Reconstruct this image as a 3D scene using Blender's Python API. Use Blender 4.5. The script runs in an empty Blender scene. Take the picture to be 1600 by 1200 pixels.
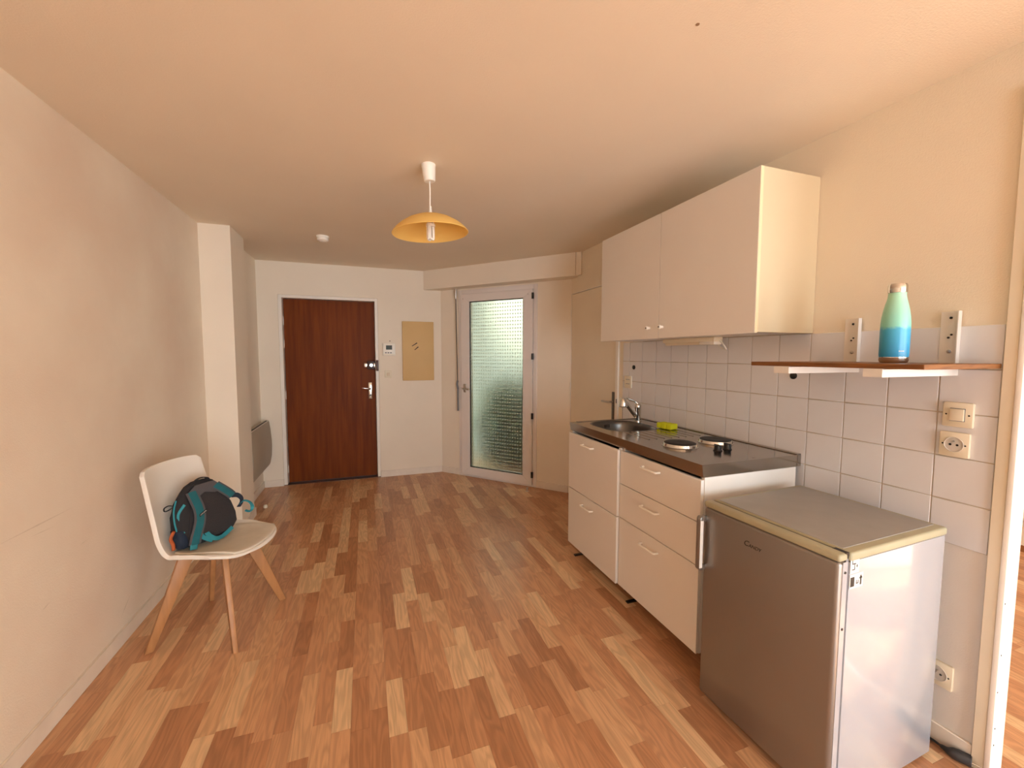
import bpy, bmesh, math, random
from mathutils import Vector, Matrix
random.seed(7)
SC = bpy.context.scene
COL = SC.collection
PI = math.pi

# ------------------------------------------------------------------ camera, world, sun, exposure
CAM_H = 1.4381
cam = bpy.data.cameras.new('camera'); camo = bpy.data.objects.new('camera', cam); COL.objects.link(camo)
cam.sensor_width = 36.0; cam.lens = 650.424 / 1600 * 36; cam.clip_start = 0.02
camo.matrix_world = (Matrix.Translation((0, 0, CAM_H)) @ Matrix.Rotation(-0.3384, 4, 'Z')
                     @ Matrix.Rotation(PI / 2 - 0.0684, 4, 'X') @ Matrix.Rotation(0.0017, 4, 'Z'))
SC.camera = camo
SC.view_settings.view_transform = 'Standard'; SC.view_settings.look = 'None'
SC.view_settings.gamma = 1.0; SC.view_settings.use_curve_mapping = False
SC.view_settings.exposure = 0.54
SC.cycles.max_bounces = 12; SC.cycles.diffuse_bounces = 8; SC.cycles.glossy_bounces = 6
SC.cycles.transmission_bounces = 8
SC.cycles.sample_clamp_indirect = 6.0

world = bpy.data.worlds.new('sky'); SC.world = world; world.use_nodes = True
wbg = world.node_tree.nodes['Background']
wbg.inputs[0].default_value = (0.80, 0.91, 1.0, 1); wbg.inputs[1].default_value = 8.0

sun = bpy.data.lights.new('sun', 'SUN'); sun.energy = 18.0; sun.color = (1.0, 0.93, 0.82); sun.angle = math.radians(1.0)
suno = bpy.data.objects.new('sun', sun); COL.objects.link(suno)
suno.rotation_euler = Vector((0.34, 0.80, -0.455)).to_track_quat('-Z', 'Y').to_euler()

def portal(name, loc, rot, sx, sy):
    l = bpy.data.lights.new(name, 'AREA'); l.shape = 'RECTANGLE'; l.size = sx; l.size_y = sy
    l.cycles.is_portal = True
    o = bpy.data.objects.new(name, l); COL.objects.link(o); o.location = loc; o.rotation_euler = rot
REAR = -3.4
portal('window_daylight', (0.95, REAR - 0.05, 1.15), (PI / 2, 0, 0), 1.9, 2.25)
portal('window_daylight', (3.3, REAR - 0.05, 1.15), (PI / 2, 0, 0), 1.9, 2.25)

# ------------------------------------------------------------------ helpers
def lin(c):
    return tuple(((x / 255) / 12.92 if x / 255 <= 0.04045 else ((x / 255 + 0.055) / 1.055) ** 2.4) for x in c) + (1,)

def mat(name, rgb, rough=0.5, metal=0.0, var=0.0, vscale=6.0, bump=0.0, bscale=80.0, spec=0.5, coat=0.0, stretch=None, rgb2=None):
    m = bpy.data.materials.new(name); m.use_nodes = True
    nt = m.node_tree; N = nt.nodes; L = nt.links; b = N['Principled BSDF']
    b.inputs['Base Color'].default_value = lin(rgb); b.inputs['Roughness'].default_value = rough
    b.inputs['Metallic'].default_value = metal; b.inputs['Specular IOR Level'].default_value = spec
    b.inputs['Coat Weight'].default_value = coat; b.inputs['Coat Roughness'].default_value = 0.1
    tc = N.new('ShaderNodeTexCoord'); src = tc.outputs['Object']
    if stretch:
        mp = N.new('ShaderNodeMapping'); mp.inputs['Scale'].default_value = stretch; L.new(src, mp.inputs[0]); src = mp.outputs[0]
    if var > 0:
        n = N.new('ShaderNodeTexNoise'); n.inputs['Scale'].default_value = vscale; n.inputs['Detail'].default_value = 5
        L.new(src, n.inputs['Vector'])
        mx = N.new('ShaderNodeMix'); mx.data_type = 'RGBA'
        c2 = lin(rgb2) if rgb2 else tuple(x * (1 - var) for x in lin(rgb)[:3]) + (1,)
        mx.inputs[6].default_value = lin(rgb); mx.inputs[7].default_value = c2
        r = N.new('ShaderNodeMapRange'); r.inputs[1].default_value = 0.35; r.inputs[2].default_value = 0.68
        L.new(n.outputs[0], r.inputs[0]); L.new(r.outputs[0], mx.inputs[0]); L.new(mx.outputs[2], b.inputs['Base Color'])
    if bump > 0:
        n2 = N.new('ShaderNodeTexNoise'); n2.inputs['Scale'].default_value = bscale; n2.inputs['Detail'].default_value = 3
        L.new(src, n2.inputs['Vector'])
        bp = N.new('ShaderNodeBump'); bp.inputs['Strength'].default_value = bump; bp.inputs['Distance'].default_value = 0.004
        L.new(n2.outputs[0], bp.inputs['Height']); L.new(bp.outputs[0], b.inputs['Normal'])
    return m

def nodes(m):
    return m.node_tree.nodes, m.node_tree.links, m.node_tree.nodes['Principled BSDF']

SPACE = {}
def wm(o):
    w = Matrix.Identity(4)
    if o.parent: w = wm(o.parent) @ o.matrix_parent_inverse
    return w @ o.matrix_basis

def tag(o, label, cat, group=None, kind=None):
    o['label'] = label; o['category'] = cat
    if group: o['group'] = group
    if kind: o['kind'] = kind
    return o

def thing(name, label, cat, loc=(0, 0, 0), rotz=0.0, local=False, group=None, kind=None):
    """An Empty at the thing's base; its parts are built in world space (local=False) or in its own space."""
    o = bpy.data.objects.new(name, None); COL.objects.link(o); o.empty_display_size = 0.1
    o.matrix_basis = Matrix.Translation(loc) @ Matrix.Rotation(rotz, 4, 'Z')
    SPACE[o.name] = o.matrix_basis.copy() if local else Matrix.Identity(4)
    return tag(o, label, cat, group, kind)

def obj(name, bm, material, parent=None, smooth=False, bevel=0.0, segs=2, label=None, kind=None, angle=40):
    if isinstance(bm, bpy.types.Mesh):
        me = bm
    else:
        bmesh.ops.recalc_face_normals(bm, faces=bm.faces[:])
        if bevel > 0:
            ed = [e for e in bm.edges if e.is_manifold and e.calc_face_angle(0) > math.radians(30)]
            bmesh.ops.bevel(bm, geom=ed, offset=bevel, segments=segs, profile=0.5, affect='EDGES', clamp_overlap=True)
            smooth = True
        me = bpy.data.meshes.new(name); bm.to_mesh(me); bm.free()
    if material: me.materials.append(material)
    if smooth:
        me.polygons.foreach_set('use_smooth', [True] * len(me.polygons))
        try: me.set_sharp_from_angle(angle=math.radians(angle))
        except Exception: pass
    co = [v.co for v in me.vertices]
    c = Vector([(min(v[i] for v in co) + max(v[i] for v in co)) / 2 for i in range(3)])
    me.transform(Matrix.Translation(-c))
    o = bpy.data.objects.new(name, me); COL.objects.link(o); o.location = c
    if parent:
        S = SPACE[parent.name]; SPACE[o.name] = S
        o.parent = parent; o.matrix_parent_inverse = wm(parent).inverted() @ S
    else:
        SPACE[o.name] = Matrix.Identity(4)
    if label: o['label'] = label
    if kind: o['kind'] = kind
    return o

def struct(name, bm, m, label, cat, **k):
    return tag(obj(name, bm, m, None, **k), label, cat, kind='structure')

def B(*boxes, bm=None):
    bm = bm or bmesh.new()
    for x0, x1, y0, y1, z0, z1 in boxes:
        v = [bm.verts.new((x, y, z)) for x in (x0, x1) for y in (y0, y1) for z in (z0, z1)]
        for f in ((0, 1, 3, 2), (4, 6, 7, 5), (0, 4, 5, 1), (2, 3, 7, 6), (0, 2, 6, 4), (1, 5, 7, 3)):
            bm.faces.new([v[i] for i in f])
    return bm

def prism(pts, d, origin=(0, 0, 0), ax=(1, 0, 0), ay=(0, 0, 1), bm=None):
    """polygon pts in the plane (ax, ay), extruded by vector d"""
    bm = bm or bmesh.new(); o = Vector(origin); ax = Vector(ax); ay = Vector(ay); d = Vector(d)
    a = [bm.verts.new(o + ax * p + ay * q) for p, q in pts]; b = [bm.verts.new(v.co + d) for v in a]
    n = len(a); bm.faces.new(a); bm.faces.new(b[::-1])
    for i in range(n): bm.faces.new((a[i], b[i], b[(i + 1) % n], a[(i + 1) % n]))
    return bm

def frame_for(t):
    t = t.normalized(); up = Vector((0, 0, 1)) if abs(t.z) < 0.95 else Vector((1, 0, 0))
    s = t.cross(up).normalized(); return s, s.cross(t).normalized()

def tube(pts, r, seg=10, bm=None, closed=False):
    bm = bm or bmesh.new(); pts = [Vector(p) for p in pts]; n = len(pts); rings = []
    rr = r if isinstance(r, (list, tuple)) else [r] * n
    s = u = None
    for i, p in enumerate(pts):
        if closed: t = pts[(i + 1) % n] - pts[i - 1]
        else: t = pts[min(i + 1, n - 1)] - pts[max(i - 1, 0)]
        if s is None: s, u = frame_for(t)
        else:
            t = t.normalized(); s = (s - t * s.dot(t)).normalized(); u = s.cross(t)
        rings.append([bm.verts.new(p + (s * math.cos(a) + u * math.sin(a)) * rr[i]) for a in [2 * PI * k / seg for k in range(seg)]])
    m = n if closed else n - 1
    for i in range(m):
        a, b = rings[i], rings[(i + 1) % n]
        for k in range(seg): bm.faces.new((a[k], a[(k + 1) % seg], b[(k + 1) % seg], b[k]))
    if not closed: bm.faces.new(rings[0][::-1]); bm.faces.new(rings[-1])
    return bm

def lathe(prof, seg=32, origin=(0, 0, 0), axis='Z', bm=None, M=None):
    """prof: list of (r, h)"""
    bm = bm or bmesh.new(); rings = []; o = Vector(origin)
    def P(r, h, a):
        c, s = r * math.cos(a), r * math.sin(a)
        v = Vector((c, s, h)) if axis == 'Z' else Vector((h, c, s)) if axis == 'X' else Vector((s, h, c))
        return (M @ v if M else v) + o
    for r, h in prof:
        if r < 1e-6: rings.append([bm.verts.new(P(0, h, 0))])
        else: rings.append([bm.verts.new(P(r, h, 2 * PI * k / seg)) for k in range(seg)])
    for a, b in zip(rings, rings[1:]):
        for k in range(seg):
            j = (k + 1) % seg
            if len(a) == 1 and len(b) == 1: continue
            if len(a) == 1: bm.faces.new((a[0], b[j], b[k]))
            elif len(b) == 1: bm.faces.new((a[k], a[j], b[0]))
            else: bm.faces.new((a[k], a[j], b[j], b[k]))
    return bm

def catmull(pts, n=8):
    pts = [Vector(p) for p in pts]; out = []
    for i in range(len(pts) - 1):
        p0 = pts[max(i - 1, 0)]; p1 = pts[i]; p2 = pts[i + 1]; p3 = pts[min(i + 2, len(pts) - 1)]
        for k in range(n):
            t = k / n
            out.append(0.5 * ((2 * p1) + (p2 - p0) * t + (2 * p0 - 5 * p1 + 4 * p2 - p3) * t * t + (3 * p1 - p0 - 3 * p2 + p3) * t ** 3))
    out.append(pts[-1]); return out

def ribbon(pts, w, th, normal, n=8, bm=None, off=0.0):
    """a flat band of width w and thickness th along a smooth path; normal = facing of the band"""
    bm = bm or bmesh.new(); P = catmull(pts, n); N0 = Vector(normal); rings = []
    for i, p in enumerate(P):
        t = (P[min(i + 1, len(P) - 1)] - P[max(i - 1, 0)]).normalized()
        ww = w if not callable(w) else w(i / (len(P) - 1))
        s = t.cross(N0)
        if s.length < 1e-4: s = t.cross(Vector((1, 0.1, 0)))
        s.normalize(); nn = s.cross(t).normalized(); p = p + nn * off
        cs = [(-.5, -.3), (-.42, -.5), (.42, -.5), (.5, -.3), (.5, .3), (.42, .5), (-.42, .5), (-.5, .3)]
        rings.append([bm.verts.new(p + s * (a * ww) + nn * (b * th)) for a, b in cs])
    for a, b in zip(rings, rings[1:]):
        for k in range(8): bm.faces.new((a[k], a[(k + 1) % 8], b[(k + 1) % 8], b[k]))
    bm.faces.new(rings[0][::-1]); bm.faces.new(rings[-1])
    return bm

def taper(p0, p1, a, w0, d0, w1, d1, bm=None):
    """tapered board from p0 to p1; a = direction of the wide side"""
    bm = bm or bmesh.new(); p0 = Vector(p0); p1 = Vector(p1); a = Vector(a); t = (p1 - p0).normalized()
    d = t.cross(a).normalized()
    def ring(p, w, dd): return [bm.verts.new(p + a * (i * w / 2) + d * (j * dd / 2)) for i, j in ((-1, -1), (1, -1), (1, 1), (-1, 1))]
    A, C = ring(p0, w0, d0), ring(p1, w1, d1)
    bm.faces.new(A[::-1]); bm.faces.new(C)
    for k in range(4): bm.faces.new((A[k], A[(k + 1) % 4], C[(k + 1) % 4], C[k]))
    return bm

def dup(root, dloc):
    r = root.copy(); COL.objects.link(r); r.location = root.location + Vector(dloc); SPACE[r.name] = SPACE[root.name]
    for ch in root.children:
        c = ch.copy(); COL.objects.link(c); c.parent = r
        for g in ch.children:
            d = g.copy(); COL.objects.link(d); d.parent = c
    return r

def text(name, body, size, M, material, parent, ext=0.0003, shear=0.0, small=False):
    cu = bpy.data.curves.new(name, 'FONT'); cu.body = body; cu.size = size; cu.extrude = ext; cu.shear = shear
    cu.align_x = 'CENTER'; cu.align_y = 'CENTER'
    if small:
        cu.small_caps_scale = 0.62
        for i in range(1, len(body)): cu.body_format[i].use_small_caps = True
    cu.materials.append(material)
    tmp = bpy.data.objects.new(name, cu); me = bpy.data.meshes.new_from_object(tmp); bpy.data.objects.remove(tmp); me.name = name
    o = bpy.data.objects.new(name, me); COL.objects.link(o)
    o.parent = parent; o.matrix_parent_inverse = wm(parent).inverted() @ SPACE[parent.name]; o.matrix_basis = M
    return o

# ------------------------------------------------------------------ materials
WALL = (235, 225, 208)
M_wall = mat('wall_paint', WALL, 0.75, var=0.035, vscale=3, bump=0.25, bscale=220)
M_ceil = mat('ceiling_paint', (232, 220, 200), 0.85, var=0.03, vscale=2, bump=0.2, bscale=160)
M_wallright = mat('wall_paint_kitchen', (232, 221, 200), 0.7, var=0.03, vscale=3, bump=0.2, bscale=220)
M_base = mat('baseboard_paint', (232, 222, 208), 0.5, var=0.08, vscale=9)
M_trim = mat('gloss_trim_paint', (236, 230, 220), 0.4, var=0.03)
M_tile = mat('white_tile', (222, 222, 224), 0.18, var=0.025, vscale=5)
M_grout = mat('grout', (196, 184, 166), 0.9)
M_white = mat('white_melamine', (226, 221, 213), 0.35, var=0.015, vscale=4)
M_whiteplastic = mat('white_plastic', (240, 236, 226), 0.35)
M_cream = mat('cream_plastic', (230, 220, 196), 0.4)
M_edge = mat('pale_edge_band', (232, 212, 170), 0.5)
M_pvc = mat('pvc_frame', (228, 222, 218), 0.35, var=0.02)
M_black = mat('black_plastic', (16, 15, 15), 0.35)
M_darkhole = mat('dark_hole', (10, 9, 9), 0.8)
M_steel = mat('brushed_steel', (178, 172, 164), 0.14, 1.0, var=0.10, vscale=3, bump=0.02, bscale=300)
M_chrome = mat('chrome', (215, 213, 208), 0.12, 1.0)
M_satin = mat('satin_metal', (200, 196, 190), 0.3, 1.0)
M_burner = mat('cast_iron', (24, 20, 18), 0.5, var=0.3, vscale=30)
M_sponge = mat('sponge_lime', (206, 212, 24), 0.9, bump=0.6, bscale=300)
M_doorwood = mat('mahogany_door', (120, 58, 10), 0.5, var=0.3, vscale=3, stretch=(9, 9, 0.6), rgb2=(100, 44, 6), spec=0.15)
M_panel = mat('tan_panel', (214, 180, 124), 0.6, var=0.05, vscale=4)
M_leg = mat('beech_leg', (176, 126, 80), 0.45, var=0.2, vscale=5, stretch=(8, 8, 0.8))
M_shell = mat('white_chair_plastic', (226, 220, 210), 0.42, var=0.03)
M_cush = mat('worn_cushion', (212, 204, 188), 0.55, var=0.12, vscale=9)
M_shelf = mat('shelf_wood', (132, 84, 36), 0.5, var=0.25, vscale=6, stretch=(2, 2, 30), rgb2=(104, 60, 22))
M_heater = mat('heater_enamel', (170, 160, 142), 0.45, var=0.06, vscale=4)
M_shade = mat('amber_shade', (250, 220, 136), 0.45)
M_bagdark = mat('charcoal_fabric', (38, 37, 40), 0.85, bump=0.5, bscale=400, var=0.2, vscale=20)
M_baggrey = mat('grey_fabric', (78, 76, 80), 0.85, bump=0.4, bscale=400)
M_bagteal = mat('teal_fabric', (12, 96, 106), 0.75, bump=0.4, bscale=400, var=0.15, vscale=20)
M_webteal = mat('teal_webbing', (38, 132, 146), 0.7, bump=0.3, bscale=500)
M_bagnavy = mat('navy_fabric', (22, 36, 56), 0.8, bump=0.3, bscale=400)
M_orange = mat('orange_cord', (170, 84, 40), 0.7)
M_print = mat('print_white', (225, 222, 215), 0.6)
M_printblack = mat('print_black', (40, 34, 30), 0.6)
M_fridgedoor = mat('silver_fridge_paint', (150, 144, 138), 0.36, 0.75, var=0.03)
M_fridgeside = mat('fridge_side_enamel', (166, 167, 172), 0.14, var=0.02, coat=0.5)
M_fridgetop = mat('fridge_top_laminate', (156, 154, 148), 0.4, var=0.08, vscale=12)
M_fridgerim = mat('aged_beige_plastic', (166, 160, 132), 0.5, var=0.1, vscale=8)
M_gasket = mat('grey_gasket', (128, 128, 132), 0.6)
M_rod = mat('dark_rod', (84, 80, 76), 0.4)
M_cord = mat('grey_cord', (52, 52, 54), 0.5)
M_screen = mat('lcd_screen', (74, 86, 84), 0.6)
M_well = mat('socket_well', (206, 200, 190), 0.5)
M_switchface = mat('beige_switch', (214, 196, 168), 0.4)
M_conc = mat('courtyard_render', (128, 130, 120), 0.9, var=0.1)
M_leaf = mat('hedge_leaf', (86, 98, 62), 0.7, var=0.5, vscale=14)
M_ground = mat('courtyard_paving', (110, 108, 92), 0.9, var=0.3)

# translucent lamp shade
N, L, b = nodes(M_shade)
b.inputs['Subsurface Weight'].default_value = 0.0
tr = N.new('ShaderNodeBsdfTranslucent'); tr.inputs[0].default_value = lin((252, 226, 134)); mxs = N.new('ShaderNodeMixShader')
mxs.inputs[0].default_value = 0.42; out = N['Material Output']
L.new(b.outputs[0], mxs.inputs[1]); L.new(tr.outputs[0], mxs.inputs[2]); L.new(mxs.outputs[0], out.inputs[0])

# left wall: cream paint with scuffed smudges
M_wallleft = mat('wall_paint_scuffed', WALL, 0.75, var=0.06, vscale=1.6, bump=0.25, bscale=220, rgb2=(224, 208, 190))

# obscured glass with a grid of small clear dots
M_glass = bpy.data.materials.new('dotted_obscure_glass'); M_glass.use_nodes = True
N, L, b = nodes(M_glass)
b.inputs['Transmission Weight'].default_value = 1.0; b.inputs['Roughness'].default_value = 0.42; b.inputs['IOR'].default_value = 1.35
b.inputs['Base Color'].default_value = (0.64, 0.67, 0.58, 1)
tc = N.new('ShaderNodeTexCoord'); mp = N.new('ShaderNodeMapping'); mp.inputs['Scale'].default_value = (1 / 0.0317, 0, 1 / 0.0394)
L.new(tc.outputs['Object'], mp.inputs[0])
fr = N.new('ShaderNodeVectorMath'); fr.operation = 'FRACTION'; L.new(mp.outputs[0], fr.inputs[0])
sb = N.new('ShaderNodeVectorMath'); sb.operation = 'SUBTRACT'; sb.inputs[1].default_value = (0.5, 0, 0.5); L.new(fr.outputs[0], sb.inputs[0])
ln = N.new('ShaderNodeVectorMath'); ln.operation = 'LENGTH'; L.new(sb.outputs[0], ln.inputs[0])
lt = N.new('ShaderNodeMath'); lt.operation = 'LESS_THAN'; lt.inputs[1].default_value = 0.215; L.new(ln.outputs['Value'], lt.inputs[0])
tl = N.new('ShaderNodeBsdfTranslucent'); tl.inputs[0].default_value = (0.55, 0.62, 0.5, 1)
df = N.new('ShaderNodeBsdfDiffuse'); df.inputs[0].default_value = (0.8, 0.8, 0.74, 1)
m1 = N.new('ShaderNodeMixShader'); m1.inputs[0].default_value = 0.5; L.new(tl.outputs[0], m1.inputs[1]); L.new(df.outputs[0], m1.inputs[2])
m2 = N.new('ShaderNodeMixShader'); L.new(lt.outputs[0], m2.inputs[0]); L.new(b.outputs[0], m2.inputs[1]); L.new(m1.outputs[0], m2.inputs[2])
L.new(m2.outputs[0], N['Material Output'].inputs[0])

# laminate strips
M_floor = bpy.data.materials.new('laminate_strip'); M_floor.use_nodes = True
N, L, b = nodes(M_floor)
ge = N.new('ShaderNodeNewGeometry'); oi = N.new('ShaderNodeObjectInfo')
ad = N.new('ShaderNodeMath'); ad.operation = 'ADD'; L.new(ge.outputs['Random Per Island'], ad.inputs[0]); L.new(oi.outputs['Random'], ad.inputs[1])
fc = N.new('ShaderNodeMath'); fc.operation = 'FRACT'; L.new(ad.outputs[0], fc.inputs[0])
cr = N.new('ShaderNodeValToRGB'); L.new(fc.outputs[0], cr.inputs[0])
els = [(0.0, (172, 122, 86)), (0.2, (186, 135, 97)), (0.5, (198, 149, 110)), (0.75, (206, 161, 120)), (0.9, (216, 178, 137)), (1.0, (222, 188, 146))]
cr.color_ramp.elements[0].position = els[0][0]; cr.color_ramp.elements[0].color = lin(els[0][1])
cr.color_ramp.elements[1].position = els[-1][0]; cr.color_ramp.elements[1].color = lin(els[-1][1])
for p_, c_ in els[1:-1]:
    e_ = cr.color_ramp.elements.new(p_); e_.color = lin(c_)
sc = N.new('ShaderNodeVectorMath'); sc.operation = 'SCALE'; sc.inputs[0].default_value = (37, 91, 17); L.new(fc.outputs[0], sc.inputs[3])
av = N.new('ShaderNodeVectorMath'); av.operation = 'ADD'; L.new(ge.outputs['Position'], av.inputs[0]); L.new(sc.outputs[0], av.inputs[1])
mp = N.new('ShaderNodeMapping'); mp.inputs['Scale'].default_value = (16, 2.2, 1); L.new(av.outputs[0], mp.inputs[0])
n1 = N.new('ShaderNodeTexNoise'); n1.inputs['Scale'].default_value = 1.0; n1.inputs['Detail'].default_value = 2; n1.inputs['Distortion'].default_value = 0.4
L.new(mp.outputs[0], n1.inputs['Vector'])
mu = N.new('ShaderNodeMath'); mu.operation = 'MULTIPLY'; mu.inputs[1].default_value = 48; L.new(n1.outputs[0], mu.inputs[0])
sn = N.new('ShaderNodeMath'); sn.operation = 'SINE'; L.new(mu.outputs[0], sn.inputs[0])
mp2 = N.new('ShaderNodeMapping'); mp2.inputs['Scale'].default_value = (260, 9, 1); L.new(av.outputs[0], mp2.inputs[0])
n2 = N.new('ShaderNodeTexNoise'); n2.inputs['Scale'].default_value = 1.0; L.new(mp2.outputs[0], n2.inputs['Vector'])
r1 = N.new('ShaderNodeMapRange'); r1.inputs[1].default_value = -1; r1.inputs[2].default_value = 1; r1.inputs[3].default_value = 0.84; r1.inputs[4].default_value = 1.05
L.new(sn.outputs[0], r1.inputs[0])
r2 = N.new('ShaderNodeMapRange'); r2.inputs[1].default_value = 0.3; r2.inputs[2].default_value = 0.7; r2.inputs[3].default_value = 0.92; r2.inputs[4].default_value = 1.05
L.new(n2.outputs[0], r2.inputs[0])
mm = N.new('ShaderNodeMath'); mm.operation = 'MULTIPLY'; L.new(r1.outputs[0], mm.inputs[0]); L.new(r2.outputs[0], mm.inputs[1])
vs = N.new('ShaderNodeVectorMath'); vs.operation = 'SCALE'; L.new(cr.outputs[0], vs.inputs[0]); L.new(mm.outputs[0], vs.inputs[3])
L.new(vs.outputs[0], b.inputs['Base Color']); b.inputs['Roughness'].default_value = 0.3
M_floorbase = mat('floor_underlay', (96, 60, 38), 0.8)

# bottle: mint over blue, split by height with a ragged edge
M_bottle = bpy.data.materials.new('two_tone_bottle'); M_bottle.use_nodes = True
N, L, b = nodes(M_bottle)
tc = N.new('ShaderNodeTexCoord'); sp = N.new('ShaderNodeSeparateXYZ'); L.new(tc.outputs['Object'], sp.inputs[0])
nn = N.new('ShaderNodeTexNoise'); nn.inputs['Scale'].default_value = 60; L.new(tc.outputs['Object'], nn.inputs['Vector'])
ma = N.new('ShaderNodeMath'); ma.operation = 'MULTIPLY_ADD'; ma.inputs[1].default_value = 0.02; L.new(nn.outputs[0], ma.inputs[0]); L.new(sp.outputs[2], ma.inputs[2])
cb = N.new('ShaderNodeValToRGB'); rr = N.new('ShaderNodeMapRange'); rr.inputs[1].default_value = -0.10; rr.inputs[2].default_value = 0.12
L.new(ma.outputs[0], rr.inputs[0]); L.new(rr.outputs[0], cb.inputs[0])
cb.color_ramp.elements[0].color = lin((44, 148, 196)); cb.color_ramp.elements[1].color = lin((170, 222, 190))
e_ = cb.color_ramp.elements.new(0.43); e_.color = lin((66, 168, 204))
e_ = cb.color_ramp.elements.new(0.48); e_.color = lin((136, 208, 190))
L.new(cb.outputs[0], b.inputs['Base Color']); b.inputs['Roughness'].default_value = 0.3

# ------------------------------------------------------------------ the room shell
XL, XR, ZC, YB = -1.1753, 1.9931, 2.4348, 5.08
XP, YP1, YP2, XREC = -0.9652, 3.8241, 4.2077, -1.0691
XW2 = 2.0455                                   # far face of the kitchen wall, in the next room
XN = 4.553                                     # far wall of the next room
YD1, YD2, ZDOOR = -1.6, 0.722, 2.25            # opening to the next room
P1 = Vector((0.875, YB)); P2 = Vector((XR, 3.835)); EA = (P2 - P1).normalized(); ANG = math.atan2(EA.y, EA.x); LA = (P2 - P1).length

# floor: base slab, then strips
floor = struct('floor', B((XL - 0.3, XN + 0.2, REAR - 0.2, YB + 0.4, -0.06, -0.010)), M_floorbase, 'reddish beech laminate strip floor of the whole flat', 'floor')
def cam_px(x, y, z):
    v = camo.matrix_world.inverted() @ Vector((x, y, z))
    if v.z > -0.05: return None
    return 800 + 650.424 * v.x / -v.z, 600 - 650.424 * v.y / -v.z
W_ = 0.0695
strips = []; col = 0; x = XL - 0.02
while x < XN:
    y = REAR - random.random() * 0.4
    off = 0
    while y < YB + 0.25:
        ln_ = random.choice((0.28, 0.33, 0.38, 0.42, 0.47)) * random.uniform(0.94, 1.06)
        strips.append((x, y, ln_)); y += ln_
    x += W_; col += 1
def hidden(x, y, l):
    xc, ym = x + W_ / 2, y + l / 2
    if xc > 1.40 and xc < XR and ym > 0.75: return not (ym > 2.72 and xc - P1.x < (YB - ym) * 0.9 - 0.02)
    if xc > XR: return True
    if xc - P1.x > (YB - y - 0.1) * 0.898: return True
    if y > YB - 0.05: return True
    q = [cam_px(xc, y + k * l, 0) for k in (0.1, 0.5, 0.9)]
    return not any(p and -10 < p[0] < 1610 and p[1] < 1210 for p in q)
seen = [s for s in strips if not hidden(*s)]
seen.sort(key=lambda s: (s[0] ** 2 + s[1] ** 2))
near = set(seen[:300])
unit = bpy.data.meshes.new('plank'); ub = B((0, 1, 0, 1, -1, 0)); bmesh.ops.recalc_face_normals(ub, faces=ub.faces[:]); ub.to_mesh(unit); ub.free()
unit.materials.append(M_floor)
fi = wm(floor).inverted()
far = bmesh.new()
for s in strips:
    x, y, l = s
    if s in near:
        o = bpy.data.objects.new('plank', unit); COL.objects.link(o); o.parent = floor; o.matrix_parent_inverse = fi
        o.location = (x + 0.0002, y + 0.0003, 0); o.scale = (W_ - 0.0004, l - 0.0006, 0.009)
    else:
        B((x + 0.0002, x + W_ - 0.0002, y + 0.0003, y + l - 0.0003, -0.009, 0), bm=far)
obj('plank_field', far, M_floor, floor, kind='stuff')

ce = struct('ceiling', B((XL - 0.3, XN + 0.2, REAR - 0.2, YB + 0.5, ZC, ZC + 0.1)), M_ceil, 'plain cream painted ceiling over the whole room', 'ceiling')
obj('ceiling_mark', lathe([(0, -0.001), (0.006, -0.001), (0.006, 0)], 8, (0.966, 1.0655, ZC)), mat('mark_brown', (150, 120, 90), 0.8), ce)
wl = struct('wall_left', B((XL - 0.15, XL, REAR - 0.15, YP2, 0, ZC)), M_wallleft, 'cream wall behind the white chair, lightly scuffed', 'wall')
struct('wall_pilaster', B((XL - 0.05, XP, YP1, YP2, 0, ZC)), M_wall, 'cream boxed pilaster standing out from the left wall', 'wall')
struct('wall_recess', B((XREC - 0.15, XREC, YP2, YB + 0.3, 0, ZC)), M_wall, 'narrow cream wall carrying the heater beside the brown door', 'wall')
M_scuff = mat('scuff_grey', (220, 207, 188), 0.8, var=0.08, vscale=30)
for (ya, za, yb_, zb, w_) in ((1.84, 0.80, 2.24, 0.797, 0.006), (1.99, 0.769, 2.12, 0.761, 0.003), (2.25, 0.62, 2.33, 0.625, 0.003), (2.02, 0.47, 2.06, 0.48, 0.006), (2.52, 0.13, 2.62, 0.20, 0.010)):
    n_ = Vector((-(zb - za), yb_ - ya)).normalized() * w_
    obj('scuff_mark', prism([(ya, za), ((ya + yb_) / 2 + n_.x * .5, (za + zb) / 2 + n_.y * .5), (yb_, zb), ((ya + yb_) / 2 - n_.x * .5, (za + zb) / 2 - n_.y * .5)], (0.0003, 0, 0), (XL, 0, 0), (0, 1, 0)), M_scuff, wl)
# back wall with the entrance opening
DX0, DX1, DZ = -0.872, 0.146, 2.088
wb = struct('wall_back', B((XREC - 0.1, DX0, YB, YB + 0.14, 0, ZC), (DX0, DX1, YB, YB + 0.14, DZ, ZC), (DX1, P1.x + 0.2, YB, YB + 0.14, 0, ZC)),
            M_wall, 'cream far wall around the brown entrance door', 'wall')
obj('screw_hole', lathe([(0, 0), (0.006, 0), (0.006, 0.004), (0, 0.004)], 10, (0.275, YB - 0.0035, 1.604), 'Y'), M_darkhole, wb)
# angled wall with the glazed door
GA0, GA1, GZ = 0.268, 1.290, 2.196
wa = thing('wall_angled', 'cream diagonal wall around the frosted glass door', 'wall', (P1.x, P1.y, 0), ANG, local=True, kind='structure')
obj('wall_panel', B((-0.12, GA0, 0, 0.16, 0, ZC)), M_wall, wa)
obj('wall_panel', B((GA1, LA + 0.15, 0, 0.16, 0, ZC)), M_wall, wa)
obj('wall_lintel', B((GA0, GA1, 0, 0.16, GZ, ZC)), M_wall, wa)
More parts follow.
